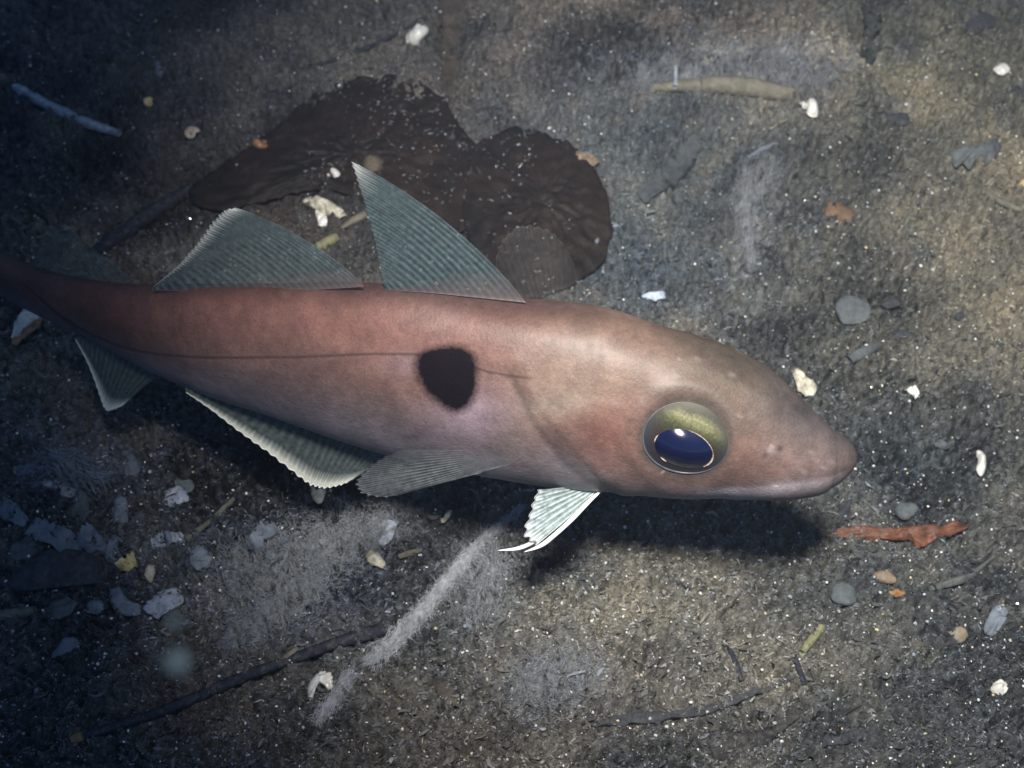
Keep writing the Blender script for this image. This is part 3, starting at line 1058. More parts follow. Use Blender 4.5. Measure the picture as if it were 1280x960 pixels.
em, t, bs = new_mat('fish_iris')
sx = N(t, 'ShaderNodeSeparateXYZ')
t.links.new(attr(t, 'v_eye').outputs['Vector'], sx.inputs[0])
u_, v_ = sx.outputs[0], sx.outputs[1]
rr_ = math_node(t, 'SQRT', math_node(t, 'ADD', math_node(t, 'MULTIPLY', u_, u_), math_node(t, 'MULTIPLY', v_, v_)))
nI = noise_node(t, 1600, 3, 0.6)
nJ = noise_node(t, 300, 3, 0.6)
vw = math_node(t, 'ADD', v_, math_node(t, 'MULTIPLY', math_node(t, 'SUBTRACT', nJ.outputs[0], 0.5), 0.25))
irisc = ramp(t, math_node(t, 'ADD', math_node(t, 'MULTIPLY', vw, 0.5), 0.5),
             [(0.10, (0.045, 0.03, 0.035)), (0.50, (0.055, 0.035, 0.03)), (0.62, (0.06, 0.06, 0.035)), (0.68, (0.10, 0.10, 0.05)), (0.80, (0.27, 0.26, 0.15)), (0.9, (0.09, 0.09, 0.065))])
gl = ramp(t, nI.outputs[0], [(0.35, (0.72, 0.72, 0.66)), (0.7, (1.3, 1.3, 1.2))])
ic = mix(t, 1.0, irisc.outputs[0], gl.outputs[0], 'MULTIPLY')
rim = ramp(t, rr_, [(0.68, (0, 0, 0)), (0.97, (1, 1, 1))])
ic = mix(t, math_node(t, 'MULTIPLY', rim.outputs[0], 0.9), ic, mix(t, ramp(t, math_node(t, 'ADD', math_node(t, 'MULTIPLY', v_, 0.5), 0.5), [(0.35, (0, 0, 0)), (0.7, (1, 1, 1))]).outputs[0], (0.05, 0.06, 0.078), (0.075, 0.07, 0.056)))
t.links.new(ic, bs.inputs['Base Color'])
bs.inputs['Roughness'].default_value = 0.32
bs.inputs['Metallic'].default_value = 0.5
bs.inputs['Coat Weight'].default_value = 0.5
bs.inputs['Coat Roughness'].default_value = 0.06
X, Fc, uv = dome(0, 0, 1, 1, 0.0)
eye = own(mesh('eye', X, Fc, em, attrs={'v_eye': uv}))
eye['label'] = 'large eye with gold upper iris and dark blue pupil'
PU, PV, PRU, PRV = 0.05, -0.22, 0.70, 0.54


def eye_part(name, V, F, m, **kw):
    return own(mesh(name, V, F, m, **kw), eye)


bpy.context.view_layer.update()
m_pup, t, bs = new_mat('fish_pupil')
bs.inputs['Base Color'].default_value = (0.003, 0.005, 0.026, 1)
bs.inputs['Roughness'].default_value = 0.12
bs.inputs['Specular IOR Level'].default_value = 0.5
bs.inputs['Coat Weight'].default_value = 0.7
bs.inputs['Coat Roughness'].default_value = 0.04
X, Fc, uv = dome(PU, PV, PRU, PRV, 0.00012, extra=0.0015)
eye_part('pupil', X, Fc, m_pup)
m_ring = mat('iris_rim_glint', (0.10, 0.06, 0.045), (0.62, 0.52, 0.40), 900, 0.22, 0.8, 0.0001, coat=0.6)


def arc_on_eye(a0, a1, ru, rv, rad, lift, n=60, cu=PU, cv=PV):
    a = np.radians(np.linspace(a0, a1, n))
    u, v = cu + ru * np.cos(a), cv + rv * np.sin(a)
    h = bulge(u, v) + lift
    P = EC + (u * RX)[:, None] * ex + (v * RY)[:, None] * ey + h[:, None] * ax
    s = np.linspace(0, 1, n)
    return tube_pts(P, rad * np.clip(np.sin(math.pi * s) ** 0.5, 0.15, 1), 8)


for a0, a1, rd in ((-30, 22, 0.00024), (18, 100, 0.00012), (168, 192, 0.0002), (236, 252, 0.00013)):  # pale arcs of the pupil rim that double as painted eye reflections
    Vv, Ff = arc_on_eye(a0, a1, PRU * 1.02, PRV * 1.02, rd, 0.00022)
    eye_part('iris_rim_glint', Vv, Ff, m_ring)
m_orb = mat('eye_ring_skin', (0.05, 0.052, 0.058), (0.085, 0.088, 0.098), 500, 0.4, 0.5, 0.0001)
a = np.radians(np.linspace(0, 360, 97)[:-1])
orb = EC + (1.0 * RX * np.cos(a))[:, None] * ex + (1.0 * RY * np.sin(a))[:, None] * ey + ax * (ring_h + 0.0001)[:, None]
nse = 10
pha = np.linspace(0, 2 * math.pi, nse, endpoint=False)
outd = (np.cos(a)[:, None] * ex + np.sin(a)[:, None] * ey)
Xr = orb[:, None] + (0.00020 - 0.00019 * np.sin(a + 0.35))[:, None, None] * (np.cos(pha)[None, :, None] * outd[:, None] * 0.9 + np.sin(pha)[None, :, None] * ax)
Fr = grid_faces(97, nse, True) % (96 * nse)
eye_part('eye_ring', Xr.reshape(-1, 3), Fr, m_orb)

# ------------------------------------------------------------------ things lying on the sea bed
def resample(out, n):
    return catmull(out, n, True)


def plate(name, outline, material, crown=0.001, thick=0.0006, lift=0.0003, prof=2.0, rough_amp=0.0, ribs=0, tilt=(0, 0), seed=0, nr=9, na=64, parent=None, curl=0.0, spiky=0.10, follow=0.35):
    """thin solid piece with the outline seen in the photograph, lying on the sea bed; its size and place come from the bed it rests on"""
    r = np.random.default_rng(seed + 500)
    o2 = resample(outline, na)
    if spiky:
        o2 = o2 + (o2 - o2.mean(0)) * (spiky * np.convolve(r.normal(0, 1, na + 4), np.ones(3) / 3, 'same')[2:-2])[:, None]
    c2 = o2.mean(0)
    rr = np.linspace(0, 1, nr + 1)[1:]
    P = np.vstack([c2[None], (c2 + (o2 - c2)[None] * rr[:, None, None]).reshape(-1, 2)])
    z = np.zeros(len(P))
    cg = ground_at(c2[0], c2[1])
    rad = np.concatenate([[0], np.repeat(rr, na)])
    ang = np.concatenate([[0], np.tile(np.arange(na), nr)]) / na * 2 * math.pi
    base = at_z(P[:, 0], P[:, 1], np.full(len(P), cg[2]))
    gz = ground_h(base[:, 0], base[:, 1])
    # rest on a smoothed bed
    gs = cg[2] * 0.5 + gz.mean() * 0.5
    size = np.abs(base[:, :2] - base[0, :2]).max()
    q = (base[:, :2] - cg[:2]) / max(size, 1e-6)
    h = gs + follow * (gz - gs) + lift + 0.0006 + crown * (1 - rad ** prof) + size * (q @ np.array(tilt)) + curl * size * (q[:, 0] ** 2)
    if ribs:
        h = h + 0.12 * crown * np.cos(ang * ribs) * rad
    if rough_amp:
        h = h + rough_amp * (sample(F_MID, base[:, 0] * 3 + seed, base[:, 1] * 3, TILE) + 0.5 * sample(F_SML, base[:, 0] + seed, base[:, 1], TILE))
    top = at_z(P[:, 0], P[:, 1], h)
    # keep the footprint honest: same x, y as the resting point, lifted straight up
    top = np.stack([base[:, 0], base[:, 1], h], -1)
    bot = top - np.array([0, 0, 1.0]) * (thick * (1 - 0.5 * rad ** 6))[:, None]
    n = len(P)
    Vv = np.vstack([top, bot])
    j = np.arange(na)
    f0 = np.stack([np.zeros(na, int), 1 + (j + 1) % na, 1 + j], -1)
    fq = grid_faces(nr, na, True) + 1
    e0 = 1 + (nr - 1) * na + j
    e1 = 1 + (nr - 1) * na + (j + 1) % na
    ob = mesh(name, Vv, [f0, fq, f0[:, ::-1] + n, fq[:, ::-1] + n, np.stack([e0, e1, e1 + n, e0 + n], -1)], material, attrs={'edge': np.tile(rad, 2)})
    # make face directions consistent
    import bmesh
    bm = bmesh.new()
    bm.from_mesh(ob.data)
    bmesh.ops.recalc_face_normals(bm, faces=bm.faces)
    bm.to_mesh(ob.data)
    bm.free()
    if parent:
        ob.parent = parent
        ob.matrix_parent_inverse = parent.matrix_world.inverted()
    else:
        recenter(ob)
    return ob


def stick(name, pts, radii, material, lift=0.5, wob=0.25, nseg=10, n=70, seed=0, flat=1.0, parent=None, droop=None):
    """tapered round piece lying along a pixel path; radii in pixels"""
    r = np.random.default_rng(seed + 900)
    q = catmull(pts, n)
    p = ground_at(q[:, 0], q[:, 1])
    s = np.linspace(0, 1, n)
    kw = min(25, n // 2 * 2 - 1)
    lin = p[0] + (p[-1] - p[0]) * s[:, None]
    p = lin + np.stack([np.convolve(np.pad((p - lin)[:, c], kw // 2, 'edge'), np.ones(kw) / kw, 'valid') for c in range(3)], -1)
    R = np.interp(s, np.linspace(0, 1, len(radii)), radii) * mpp(p.mean(0))
    z = p[:, 2] + 0.0004 + R * lift
    P = np.stack([p[:, 0], p[:, 1], z], -1)
    kn = min(15, n // 2 * 2 - 1)
    sl = np.convolve(r.normal(0, 1, n + 2 * kn), np.hanning(kn + 2)[1:-1] / np.sqrt((np.hanning(kn + 2) ** 2).sum()), 'same')[kn:-kn]
    Rm = R[:, None] * (1 + wob * 0.8 * sl[:, None] + wob * 0.7 * r.normal(0, 1, (1, nseg)) + wob * 0.15 * r.normal(0, 1, (n, nseg)))
    Vv, Ff = tube_pts(P, np.clip(Rm, 1e-5, 1), nseg)
    ob = mesh(name, Vv, Ff, material)
    if parent:
        ob.parent = parent
        ob.matrix_parent_inverse = parent.matrix_world.inverted()
    else:
        recenter(ob)
    return ob


def pebble(name, px, py, a, b, material, ang=0, hgt=0.8, seed=0, rough=0.12, sink=0.25, facets=0, sub=3):
    """worn stone or lump; a, b are half sizes in pixels"""
    import bmesh
    r = np.random.default_rng(seed + 1300)
    bm = bmesh.new()
    bmesh.ops.create_icosphere(bm, subdivisions=sub, radius=1)
    P = np.array([v.co[:] for v in bm.verts])
    for _ in range(9):
        d = r.normal(0, 1, 3)
        d /= np.linalg.norm(d)
        P = P * (1 + rough * r.uniform(0.3, 1) * np.sin(P @ d * r.uniform(1.5, 5.5) + r.uniform(0, 6)))[:, None] ** 0.6
    for _ in range(facets):
        d = r.normal(0, 1, 3)
        d /= np.linalg.norm(d)
        k = P @ d
        lim = r.uniform(0.45, 0.75)
        P = np.where((k > lim)[:, None], P - (k - lim)[:, None] * d * 0.92, P)
    g0 = ground_at(px, py)
    m = mpp(g0)
    A, Bq = a * m, b * m / math.sin(PITCH) * 0.95
    P = P * np.array([A, Bq, min(A, Bq) * hgt])
    ca, sa = math.cos(math.radians(ang)), math.sin(math.radians(ang))
    P = np.stack([P[:, 0] * ca - P[:, 1] * sa, P[:, 0] * sa + P[:, 1] * ca, P[:, 2]], -1)
    P = P + np.array([g0[0], g0[1], max(g0[2], ground_h(g0[0] + np.array([0, A, -A, 0, 0]), g0[1] + np.array([0, 0, 0, Bq, -Bq])).mean()) + min(A, Bq) * hgt * (1 - 2 * sink)])
    F = np.array([[v.index for v in f.verts] for f in bm.faces])
    bm.free()
    return recenter(mesh(name, P, F, material, smooth=facets == 0))


def snail(name, px, py, size, material, heading=30, tilt=60, turns=3.4, seed=0, squat=1.0):
    """coiled sea snail shell, size = half width in pixels"""
    g0 = ground_at(px, py)
    R = size * 1.4 * mpp(g0)
    n, m = 110, 20
    th = np.linspace(0, turns * 2 * math.pi, n)
    kk = np.exp(-0.36 * th / 2)                 # from the mouth to the apex
    cr = 0.52 * kk
    tr = 0.50 * kk
    zc = 1.35 * squat * (1 - kk)
    ph = np.linspace(0, 2 * math.pi, m, endpoint=False)
    rad = cr[:, None] + tr[:, None] * np.cos(ph)
    z = zc[:, None] + tr[:, None] * 1.05 * np.sin(ph)
    X = np.stack([rad * np.cos(th)[:, None], rad * np.sin(th)[:, None], z], -1)
    X = X * (1 + 0.02 * np.cos(th * 14)[:, None, None])
    P = X.reshape(-1, 3) * R
    P[:, 2] -= P[:, 2].mean()
    a, b = math.radians(tilt), math.radians(heading)
    P = np.stack([P[:, 0], P[:, 1] * math.cos(a) - P[:, 2] * math.sin(a), P[:, 1] * math.sin(a) + P[:, 2] * math.cos(a)], -1)
    P = np.stack([P[:, 0] * math.cos(b) - P[:, 1] * math.sin(b), P[:, 0] * math.sin(b) + P[:, 1] * math.cos(b), P[:, 2]], -1)
    P = P + g0 - np.array([0, 0, P[:, 2].min() + 0.12 * R - 0.0007])
    V = np.vstack([P, P[:m].mean(0), P[-m:].mean(0)])
    j = np.arange(m)
    F = [grid_faces(n, m, True)[:, ::-1], np.stack([j, (j + 1) % m, np.full(m, n * m)], -1), np.stack([(n - 1) * m + (j + 1) % m, (n - 1) * m + j, np.full(m, n * m + 1)], -1)]
    return recenter(mesh(name, V, F, material))


def fibres(name, pts, n, spread, length, width, material, seed=0, up=0.0012, along=0.75, dens=None):
    """strand or tuft of many fine threads along a pixel path; sizes in pixels"""
    r = np.random.default_rng(seed + 1700)
    q = catmull(pts, 200)
    k = r.integers(0, 199, n)
    if dens is not None:
        k = np.clip((r.choice(len(dens), n, p=np.array(dens) / sum(dens)) + r.random(n)) / len(dens) * 199, 0, 198).astype(int)
    sp = np.interp(k / 199, np.linspace(0, 1, len(spread)), spread)
    o = q[k] + r.normal(0, 1, (n, 2)) * sp[:, None] * 0.5
    tg = q[np.minimum(k + 1, 199)] - q[np.maximum(k - 1, 0)]
    ang = np.arctan2(tg[:, 1], tg[:, 0]) + r.normal(0, 1.1 - along, n) + (r.random(n) < 0.5) * math.pi
    L = length * r.uniform(0.4, 1.4, n)
    bendv = r.normal(0, 0.7, n)
    pts3 = []
    for i in range(6):
        f = i / 5
        a2 = ang + bendv * (f - 0.3)
        pts3.append(np.stack([o[:, 0] + np.cos(a2) * L * (f - 0.5), o[:, 1] + np.sin(a2) * L * (f - 0.5)], -1))
    P = np.stack(pts3, 1)
    b = at_z(P[..., 0], P[..., 1], np.zeros(P.shape[:2]))
    g = ground_at(P[..., 0].ravel(), P[..., 1].ravel()).reshape(n, 6, 3)
    h0 = r.random(n)[:, None] * up
    g[..., 2] += h0 + up * 0.6 * np.sin(np.linspace(0, math.pi, 6))[None] * r.random((n, 1))
    d = np.gradient(g, axis=1)
    sd = np.cross(d, np.array([0, 0, 1.0]))
    sd /= np.maximum(np.linalg.norm(sd, axis=-1, keepdims=True), 1e-12)
    wd = width * mpp(g.reshape(-1, 3).mean(0)) * 0.5 * np.array([0.4, 0.9, 1, 1, 0.8, 0.3])[None, :, None] * r.uniform(0.6, 1.4, (n, 1, 1))
    X = np.stack([g - sd * wd, g + sd * wd], 2).reshape(-1, 3)
    base_i = (np.arange(n) * 12)[:, None]
    F = np.concatenate([base_i + np.array([[2 * i, 2 * i + 1, 2 * i + 3, 2 * i + 2]]) for i in range(5)])
    return recenter(mesh(name, X, F, material, smooth=True))


def blade(name, pts, widths, material, arch=0.004, seed=0, thick=0.0005, n=40):
    """strap of weed or leaf lying or arching over the bed; half widths in pixels"""
    q = catmull(pts, n)
    s = np.linspace(0, 1, n)
    wv = np.interp(s, np.linspace(0, 1, len(widths)), widths)
    tg = np.gradient(q, axis=0)
    nm = np.stack([-tg[:, 1], tg[:, 0]], -1) / np.linalg.norm(tg, axis=1)[:, None]
    r = np.random.default_rng(seed + 2100)
    cols = np.linspace(-1, 1, 7)
    jit = 1 + 0.12 * np.convolve(r.normal(0, 1, n + 4), np.ones(3) / 3, 'same')[2:-2]
    P = q[:, None] + nm[:, None] * (cols[None, :] * (wv * jit)[:, None])[..., None]
    g = ground_at(P[..., 0].ravel(), P[..., 1].ravel()).reshape(n, 7, 3)
    zc = np.convolve(np.pad(g[:, 3, 2], 6, 'edge'), np.ones(13) / 13, 'valid')
    m = mpp(g[n // 2, 3])
    g[..., 2] = 0.25 * g[..., 2] + 0.75 * zc[:, None] + 0.0008 + arch * np.sin(math.pi * s)[:, None] + (1 - cols[None] ** 2) * (wv[:, None] * m) * 0.22 * np.sin(2 + 5 * s)[:, None]
    A = g.reshape(-1, 3)
    Bt = A - np.array([0, 0, thick])
    f = grid_faces(n, 7)
    N0 = len(A)
    ids = np.arange(N0).reshape(n, 7)
    loop = np.concatenate([ids[:, 0], ids[-1, 1:], ids[-2::-1, -1], ids[0, -2:0:-1]])
    l2 = np.roll(loop, -1)
    return recenter(mesh(name, np.vstack([A, Bt]), [f, f[:, ::-1] + N0, np.stack([loop, l2, l2 + N0, loop + N0], -1)], material))


# ---- materials for them
M_KELP, t, bs = new_mat('kelp')
nk = noise_node(t, 60, 5, 0.6)
ns = noise_node(t, 1300, 4, 0.75)
nd = noise_node(t, 120, 3, 0.6)
kc = ramp(t, nk.outputs[0], [(0.35, (0.007, 0.005, 0.004)), (0.65, (0.017, 0.009, 0.006))])
dust = math_node(t, 'MULTIPLY', ramp(t, ns.outputs[0], [(0.52, (0, 0, 0)), (0.68, (1, 1, 1))]).outputs[0], ramp(t, nd.outputs[0], [(0.45, (0.0, 0.0, 0.0)), (0.7, (0.5, 0.5, 0.5))]).outputs[0])
t.links.new(mix(t, dust, kc.outputs[0], (0.085, 0.088, 0.09)), bs.inputs['Base Color'])
bs.inputs['Roughness'].default_value = 0.6
bs.inputs['Specular IOR Level'].default_value = 0.25
bump(t, bs, ns.outputs[0], 0.0003, 0.7)

WHITE = mat('white_shell', (0.50, 0.48, 0.43), (0.80, 0.79, 0.74), 500, 0.35, 0.5, 0.0002, coat=0.2)
CREAM = mat('cream_shell', (0.30, 0.27, 0.20), (0.66, 0.62, 0.50), 420, 0.4, 0.5, 0.0003)
YELLOWS = mat('yellow_shell', (0.40, 0.28, 0.10), (0.75, 0.62, 0.32), 300, 0.35, 0.5, 0.0002)
ORANGES = mat("orange_shell", (0.18, 0.08, 0.04), (0.38, 0.21, 0.11), 350, 0.4, 0.5, 0.0002)
BROWNSH = mat('brown_banded_shell', (0.16, 0.09, 0.05), (0.5, 0.42, 0.32), 260, 0.4, 0.5, 0.0002, c3=(0.72, 0.7, 0.66))
GREYST = mat('grey_stone', (0.065, 0.075, 0.082), (0.125, 0.14, 0.145), 420, 0.8, 0.3, 0.0005, dust=0.65)
DARKST = mat('dark_stone', (0.020, 0.022, 0.028), (0.05, 0.054, 0.062), 380, 0.8, 0.3, 0.0006, dust=0.65)
BLUEST = mat('blue_grey_stone', (0.05, 0.062, 0.066), (0.085, 0.10, 0.105), 520, 0.85, 0.3, 0.0007, c3=(0.17, 0.19, 0.19), dust=0.65)
BUFF = mat('buff_straw', (0.115, 0.105, 0.078), (0.20, 0.185, 0.14), 300, 0.7, 0.3, 0.0005, dust=0.65)
OLIVE = mat('olive_stem', (0.15, 0.145, 0.07), (0.27, 0.26, 0.13), 350, 0.6, 0.4, 0.0003, dust=0.65)
DARKTW = mat('dark_twig', (0.010, 0.012, 0.020), (0.026, 0.030, 0.044), 600, 0.7, 0.3, 0.0006, dust=0.65)
ORLEAF = mat('orange_leaf', (0.065, 0.026, 0.015), (0.20, 0.072, 0.034), 260, 0.6, 0.4, 0.0004, dust=0.65)
TAN = mat('tan_fragment', (0.13, 0.095, 0.065), (0.26, 0.20, 0.14), 350, 0.6, 0.3, 0.0004, dust=0.65)
GREYW = mat('grey_weed', (0.09, 0.108, 0.135), (0.21, 0.24, 0.285), 260, 0.7, 0.3, 0.0005, dust=0.65)
PALEW = mat('pale_weed', (0.20, 0.225, 0.27), (0.42, 0.45, 0.52), 300, 0.7, 0.3, 0.0005, dust=0.65)
BROWNW = mat('brown_weed', (0.035, 0.027, 0.022), (0.075, 0.058, 0.045), 300, 0.65, 0.35, 0.0004, dust=0.65)
THREAD = mat('white_thread', (0.22, 0.23, 0.25), (0.46, 0.47, 0.50), 500, 0.8, 0.2, 0, trans=0.3)
THREADD = mat('grey_thread', (0.12, 0.13, 0.14), (0.24, 0.255, 0.275), 500, 0.8, 0.2, 0)
ORTIP = mat('orange_tip', (0.20, 0.10, 0.04), (0.36, 0.2, 0.09), 400, 0.7, 0.3, 0.0004, dust=0.65)
FLOAT = mat('marine_snow', (0.80, 0.62, 0.42), (0.9, 0.74, 0.52), 900, 0.9, 0.1, 0)

# ---- kelp blades
o = plate('brown_kelp', [(236, 248), (290, 205), (345, 168), (380, 135), (425, 112), (472, 102), (520, 108), (556, 132), (580, 168), (602, 205), (598, 262), (560, 312), (505, 305), (455, 258), (400, 244), (340, 256), (275, 272)], M_KELP, crown=0.003, thick=0.0008, lift=0.0022, rough_amp=0.0003, follow=0.2, spiky=0.02, seed=1, nr=24, na=140)
tag(o, 'larger round dark brown kelp blade behind the dorsal fins', 'kelp')
o = plate('brown_kelp', [(596, 188), (640, 170), (690, 178), (728, 202), (753, 238), (764, 290), (752, 335), (700, 372), (630, 376), (588, 320), (580, 245)], M_KELP, crown=0.003, thick=0.0008, lift=0.0030, rough_amp=0.0003, follow=0.2, spiky=0.02, seed=2, nr=20, na=120)
tag(o, 'smaller dark brown kelp lobe above the fish shoulder', 'kelp')
o = stick('kelp_stalk', [(120, 320), (165, 290), (205, 262), (240, 238)], [9, 10, 9, 7], DARKTW, lift=0.4, wob=0.12, seed=3)
tag(o, 'dark kelp stalk slanting left of the second dorsal fin', 'kelp')
o = stick('weed_strand', [(378, 88), (420, 78), (462, 62), (500, 44), (532, 22)], [1.5, 2.6, 3, 3, 2], DARKTW, lift=0.8, seed=4)
tag(o, 'thin dark weed strand left of the white snail shell', 'seaweed')
o = blade('weed_strap', [(566, -20), (570, 30), (566, 80), (562, 125)], [18, 20, 17, 8], BROWNW, arch=0.001, seed=5)
tag(o, 'dark brown weed strap running off the top edge', 'seaweed')

# scraps and silt lying on the kelp
for i_, (ko, n_) in enumerate(((bpy.data.objects['brown_kelp'], 800), (bpy.data.objects['brown_kelp.001'], 300))):
    co = np.empty(len(ko.data.vertices) * 3, np.float32)
    ko.data.vertices.foreach_get('co', co)
    co = co.reshape(-1, 3)[:len(ko.data.vertices) // 2] + np.array(ko.location)
    r_ = np.random.default_rng(60 + i_)
    pw_ = np.linalg.norm(co - co[0], axis=1)
    pk = co[r_.choice(len(co), n_, p=pw_ / pw_.sum())] + r_.normal(0, 0.0016, (n_, 3)) * np.array([1, 1, 0])
    w8 = sample(F_T1, pk[:, 0] + 0.07, pk[:, 1], TILE) > -0.2
    pk = pk[w8]
    litter('kelp_litter', 0, 61 + i_, 0.0005, 0.0024, 0.0002, 0.0008, 0.0004, 1.5, 'specks of silt and weed lying on the %s kelp' % ('larger', 'smaller')[i_], on=(pk[:, 0], pk[:, 1], pk[:, 2] + 0.0001))

# ---- shells
tag(snail('snail_shell', 524, 49, 13.5, WHITE, 200, 55, squat=0.7), 'round white snail shell at the top, right of the thin weed', 'shell')
tag(snail('snail_shell', 189, 133, 7, YELLOWS, 60, 50, squat=0.7), 'tiny yellow snail shell in the dark upper left', 'shell')
tag(snail('snail_shell', 243, 179, 9.5, BROWNSH, 30, 40), 'pointed brown and white snail shell left of the orange one', 'shell')
tag(snail('snail_shell', 333, 188, 9.5, ORANGES, 120, 50, squat=0.7), 'small orange brown snail shell above the second dorsal fin', 'shell')
tag(pebble('pebble', 279, 221, 8, 8, TAN, seed=4), 'small round beige pebble between two snail shells and the fin', 'pebble')
tag(snail('snail_shell', 410, 223, 8, WHITE, 300, 70), 'little white cone shell left of the first dorsal fin tip', 'shell')
tag(plate('shell_fragment', [(372, 261), (392, 254), (412, 256), (428, 268), (432, 276), (412, 276), (396, 268), (384, 262)], CREAM, 0.003, 0.0006, 0.001, seed=3), 'arched cream shell fragment between the two dorsal fins', 'shell')
tag(plate('shell_chip', [(395, 268), (402, 266), (410, 275), (407, 286), (400, 286), (397, 277)], WHITE, 0.001, 0.0006, 0.001, seed=4, nr=5, na=28), 'bright white chip under the arched shell fragment', 'shell')
tag(stick('stem_piece', [(394, 312), (408, 305), (422, 297)], [5, 6, 5], OLIVE, wob=0.1, nseg=8, n=20, seed=6), 'short yellow green stem piece beside the dorsal fin', 'plant stem')
tag(stick('stem_piece', [(428, 288), (442, 279), (458, 271)], [4, 6, 5], BUFF, wob=0.2, nseg=8, n=20, seed=7), 'dull olive stem piece nearest the first dorsal fin', 'plant stem')
limp = plate('limpet_shell', [(17, 420), (24, 402), (36, 391), (50, 394), (58, 402), (46, 412), (32, 424), (22, 428)], WHITE, 0.006, 0.0006, 0.0015, prof=1.0, ribs=14, seed=5)
tag(limp, 'pale limpet shell with orange edge under the tail', 'shell')
tag(plate('shell_chip', [(18, 432), (28, 424), (44, 412), (58, 404), (52, 416), (36, 428), (24, 436)], ORANGES, 0.001, 0.0008, 0.003, seed=6, nr=5, na=32), 'orange brown shell chip along the limpet shell', 'shell')
o = stick('worm_tube', [(22, 112), (45, 128), (80, 145), (115, 160), (150, 170)], [4, 6.5, 6, 5.5, 4], PALEW, lift=0.8, wob=0.2, seed=8)
tag(o, 'pale grey worm tube lying in the upper left corner', 'worm tube')
tag(plate('shell_fragment', [(189, 92), (200, 87), (210, 95), (207, 108), (196, 104)], GREYW, 0.002, 0.0006, 0.0006, seed=7, nr=5, na=30), 'dim grey shell flake above the tiny yellow snail', 'shell')
tag(snail('snail_shell', 1003, 136, 11, WHITE, 245, 85, turns=3.2), 'white pointed shell at the right end of the buff straw', 'shell')
o = stick('straw', [(812, 112), (850, 110), (895, 110), (940, 112), (988, 119)], [4, 8, 11, 13, 9], BUFF, lift=0.35, wob=0.03, seed=9)
tag(o, 'buff straw half buried in pale silt at the top', 'straw')
o = stick('straw', [(843, 92), (844, 108), (842, 124)], [2, 2.5, 4], PALEW, lift=5.0, wob=0.2, seed=10, n=24)
tag(o, 'short pale stub crossing the buff straw', 'straw')
o = plate('shell_fragment', [(1184, 196), (1200, 190), (1222, 190), (1240, 180), (1247, 190), (1240, 205), (1222, 204), (1212, 212), (1204, 206), (1192, 212)], GREYST, 0.004, 0.0012, 0.001, seed=8)
tag(o, 'blue grey lumpy fragment near the right edge', 'shell')
tag(pebble('pebble', 1049, 273, 19, 13, mat('orange_stone', (0.115, 0.07, 0.04), (0.20, 0.12, 0.07), 300, 0.8, 0.3, 0.0005, dust=0.65), seed=9, ang=-15, hgt=0.6), 'rusty orange pebble right of the pale silt ridge', 'pebble')
tag(stick('worm_tube', [(1237, 246), (1245, 256), (1258, 261), (1274, 264)], [3, 3.5, 3.5, 2.5], BUFF, lift=0.8, n=30, seed=11), 'small curved tan worm tube at the right edge', 'worm tube')
tag(pebble('pebble', 1280, 236, 9, 8, YELLOWS, seed=10), 'yellow pebble cut by the right edge of the picture', 'pebble')
tag(plate('shell_chip', [(1239, 92), (1246, 86), (1256, 88), (1259, 95), (1248, 98)], WHITE, 0.0015, 0.0007, 0.0012, seed=9, nr=4, na=24), 'white shell chip high at the right', 'shell')
o = plate('shell_fragment', [(989, 472), (999, 474), (1010, 482), (1019, 486), (1016, 499), (1008, 498), (1000, 494), (993, 488)], CREAM, 0.002, 0.0008, 0.0025, tilt=(0, 0.3), seed=10, nr=6, na=32)
tag(o, 'cream shell fragment just above the fish snout', 'shell')
o = plate('shell_fragment', [(803, 374), (815, 370), (830, 370), (831, 376), (818, 380), (806, 379)], mat('blue_shell', (0.32, 0.38, 0.5), (0.6, 0.66, 0.75), 300, 0.3, 0.5, 0.0002), 0.0012, 0.0006, 0.0015, seed=11, nr=5, na=28)
tag(o, 'bluish white shell sliver above the fish nape', 'shell')
tag(plate('shell_chip', [(1131, 488), (1138, 484), (1146, 484), (1147, 496), (1137, 496)], WHITE, 0.001, 0.0007, 0.0012, seed=12, nr=4, na=24), 'square white shell chip right of the snout', 'shell')
tag(plate('shell_chip', [(1219, 566), (1228, 568), (1231, 582), (1226, 598), (1219, 590), (1221, 578)], WHITE, 0.0018, 0.0007, 0.0012, seed=13, nr=5, na=28), 'upright white shell chip far right of the snout', 'shell')
tag(plate('shell_chip', [(1168, 552), (1180, 550), (1190, 557), (1180, 563), (1170, 560)], GREYST, 0.0015, 0.0008, 0.001, seed=14, nr=4, na=24), 'flat grey chip between the snout and the right edge', 'shell')
o = plate('shell_ring', [(1238, 858), (1246, 852), (1256, 855), (1257, 864), (1250, 871), (1240, 868)], WHITE, 0.002, 0.0007, 0.001, ribs=5, seed=15, nr=5, na=28)
tag(o, 'small knobbly white shell at the lower right edge', 'shell')
o = plate('shell_fragment', [(386, 868), (388, 854), (398, 846), (412, 846), (418, 856), (414, 866), (406, 858), (396, 862), (390, 878)], WHITE, 0.0025, 0.0009, 0.0016, seed=16, nr=7, na=44)
tag(o, 'arched white shell piece below the long dark twig', 'shell')
o = plate('shell_fragment', [(457, 696), (464, 690), (474, 693), (483, 709), (474, 711), (462, 706)], CREAM, 0.0016, 0.0008, 0.0014, seed=17, nr=5, na=28)
tag(o, 'cream shell piece below the pectoral fin', 'shell')
tag(stick('stem_piece', [(497, 698), (510, 693), (526, 690)], [3, 5, 3], BUFF, n=18, nseg=8, seed=12), 'buff stem piece right of the cream shell piece', 'plant stem')
tag(plate('shell_chip', [(551, 652), (558, 643), (566, 641), (563, 649), (554, 656)], CREAM, 0.001, 0.0006, 0.0014, seed=18, nr=4, na=22), 'small chip in the shadow between the paired fins', 'shell')
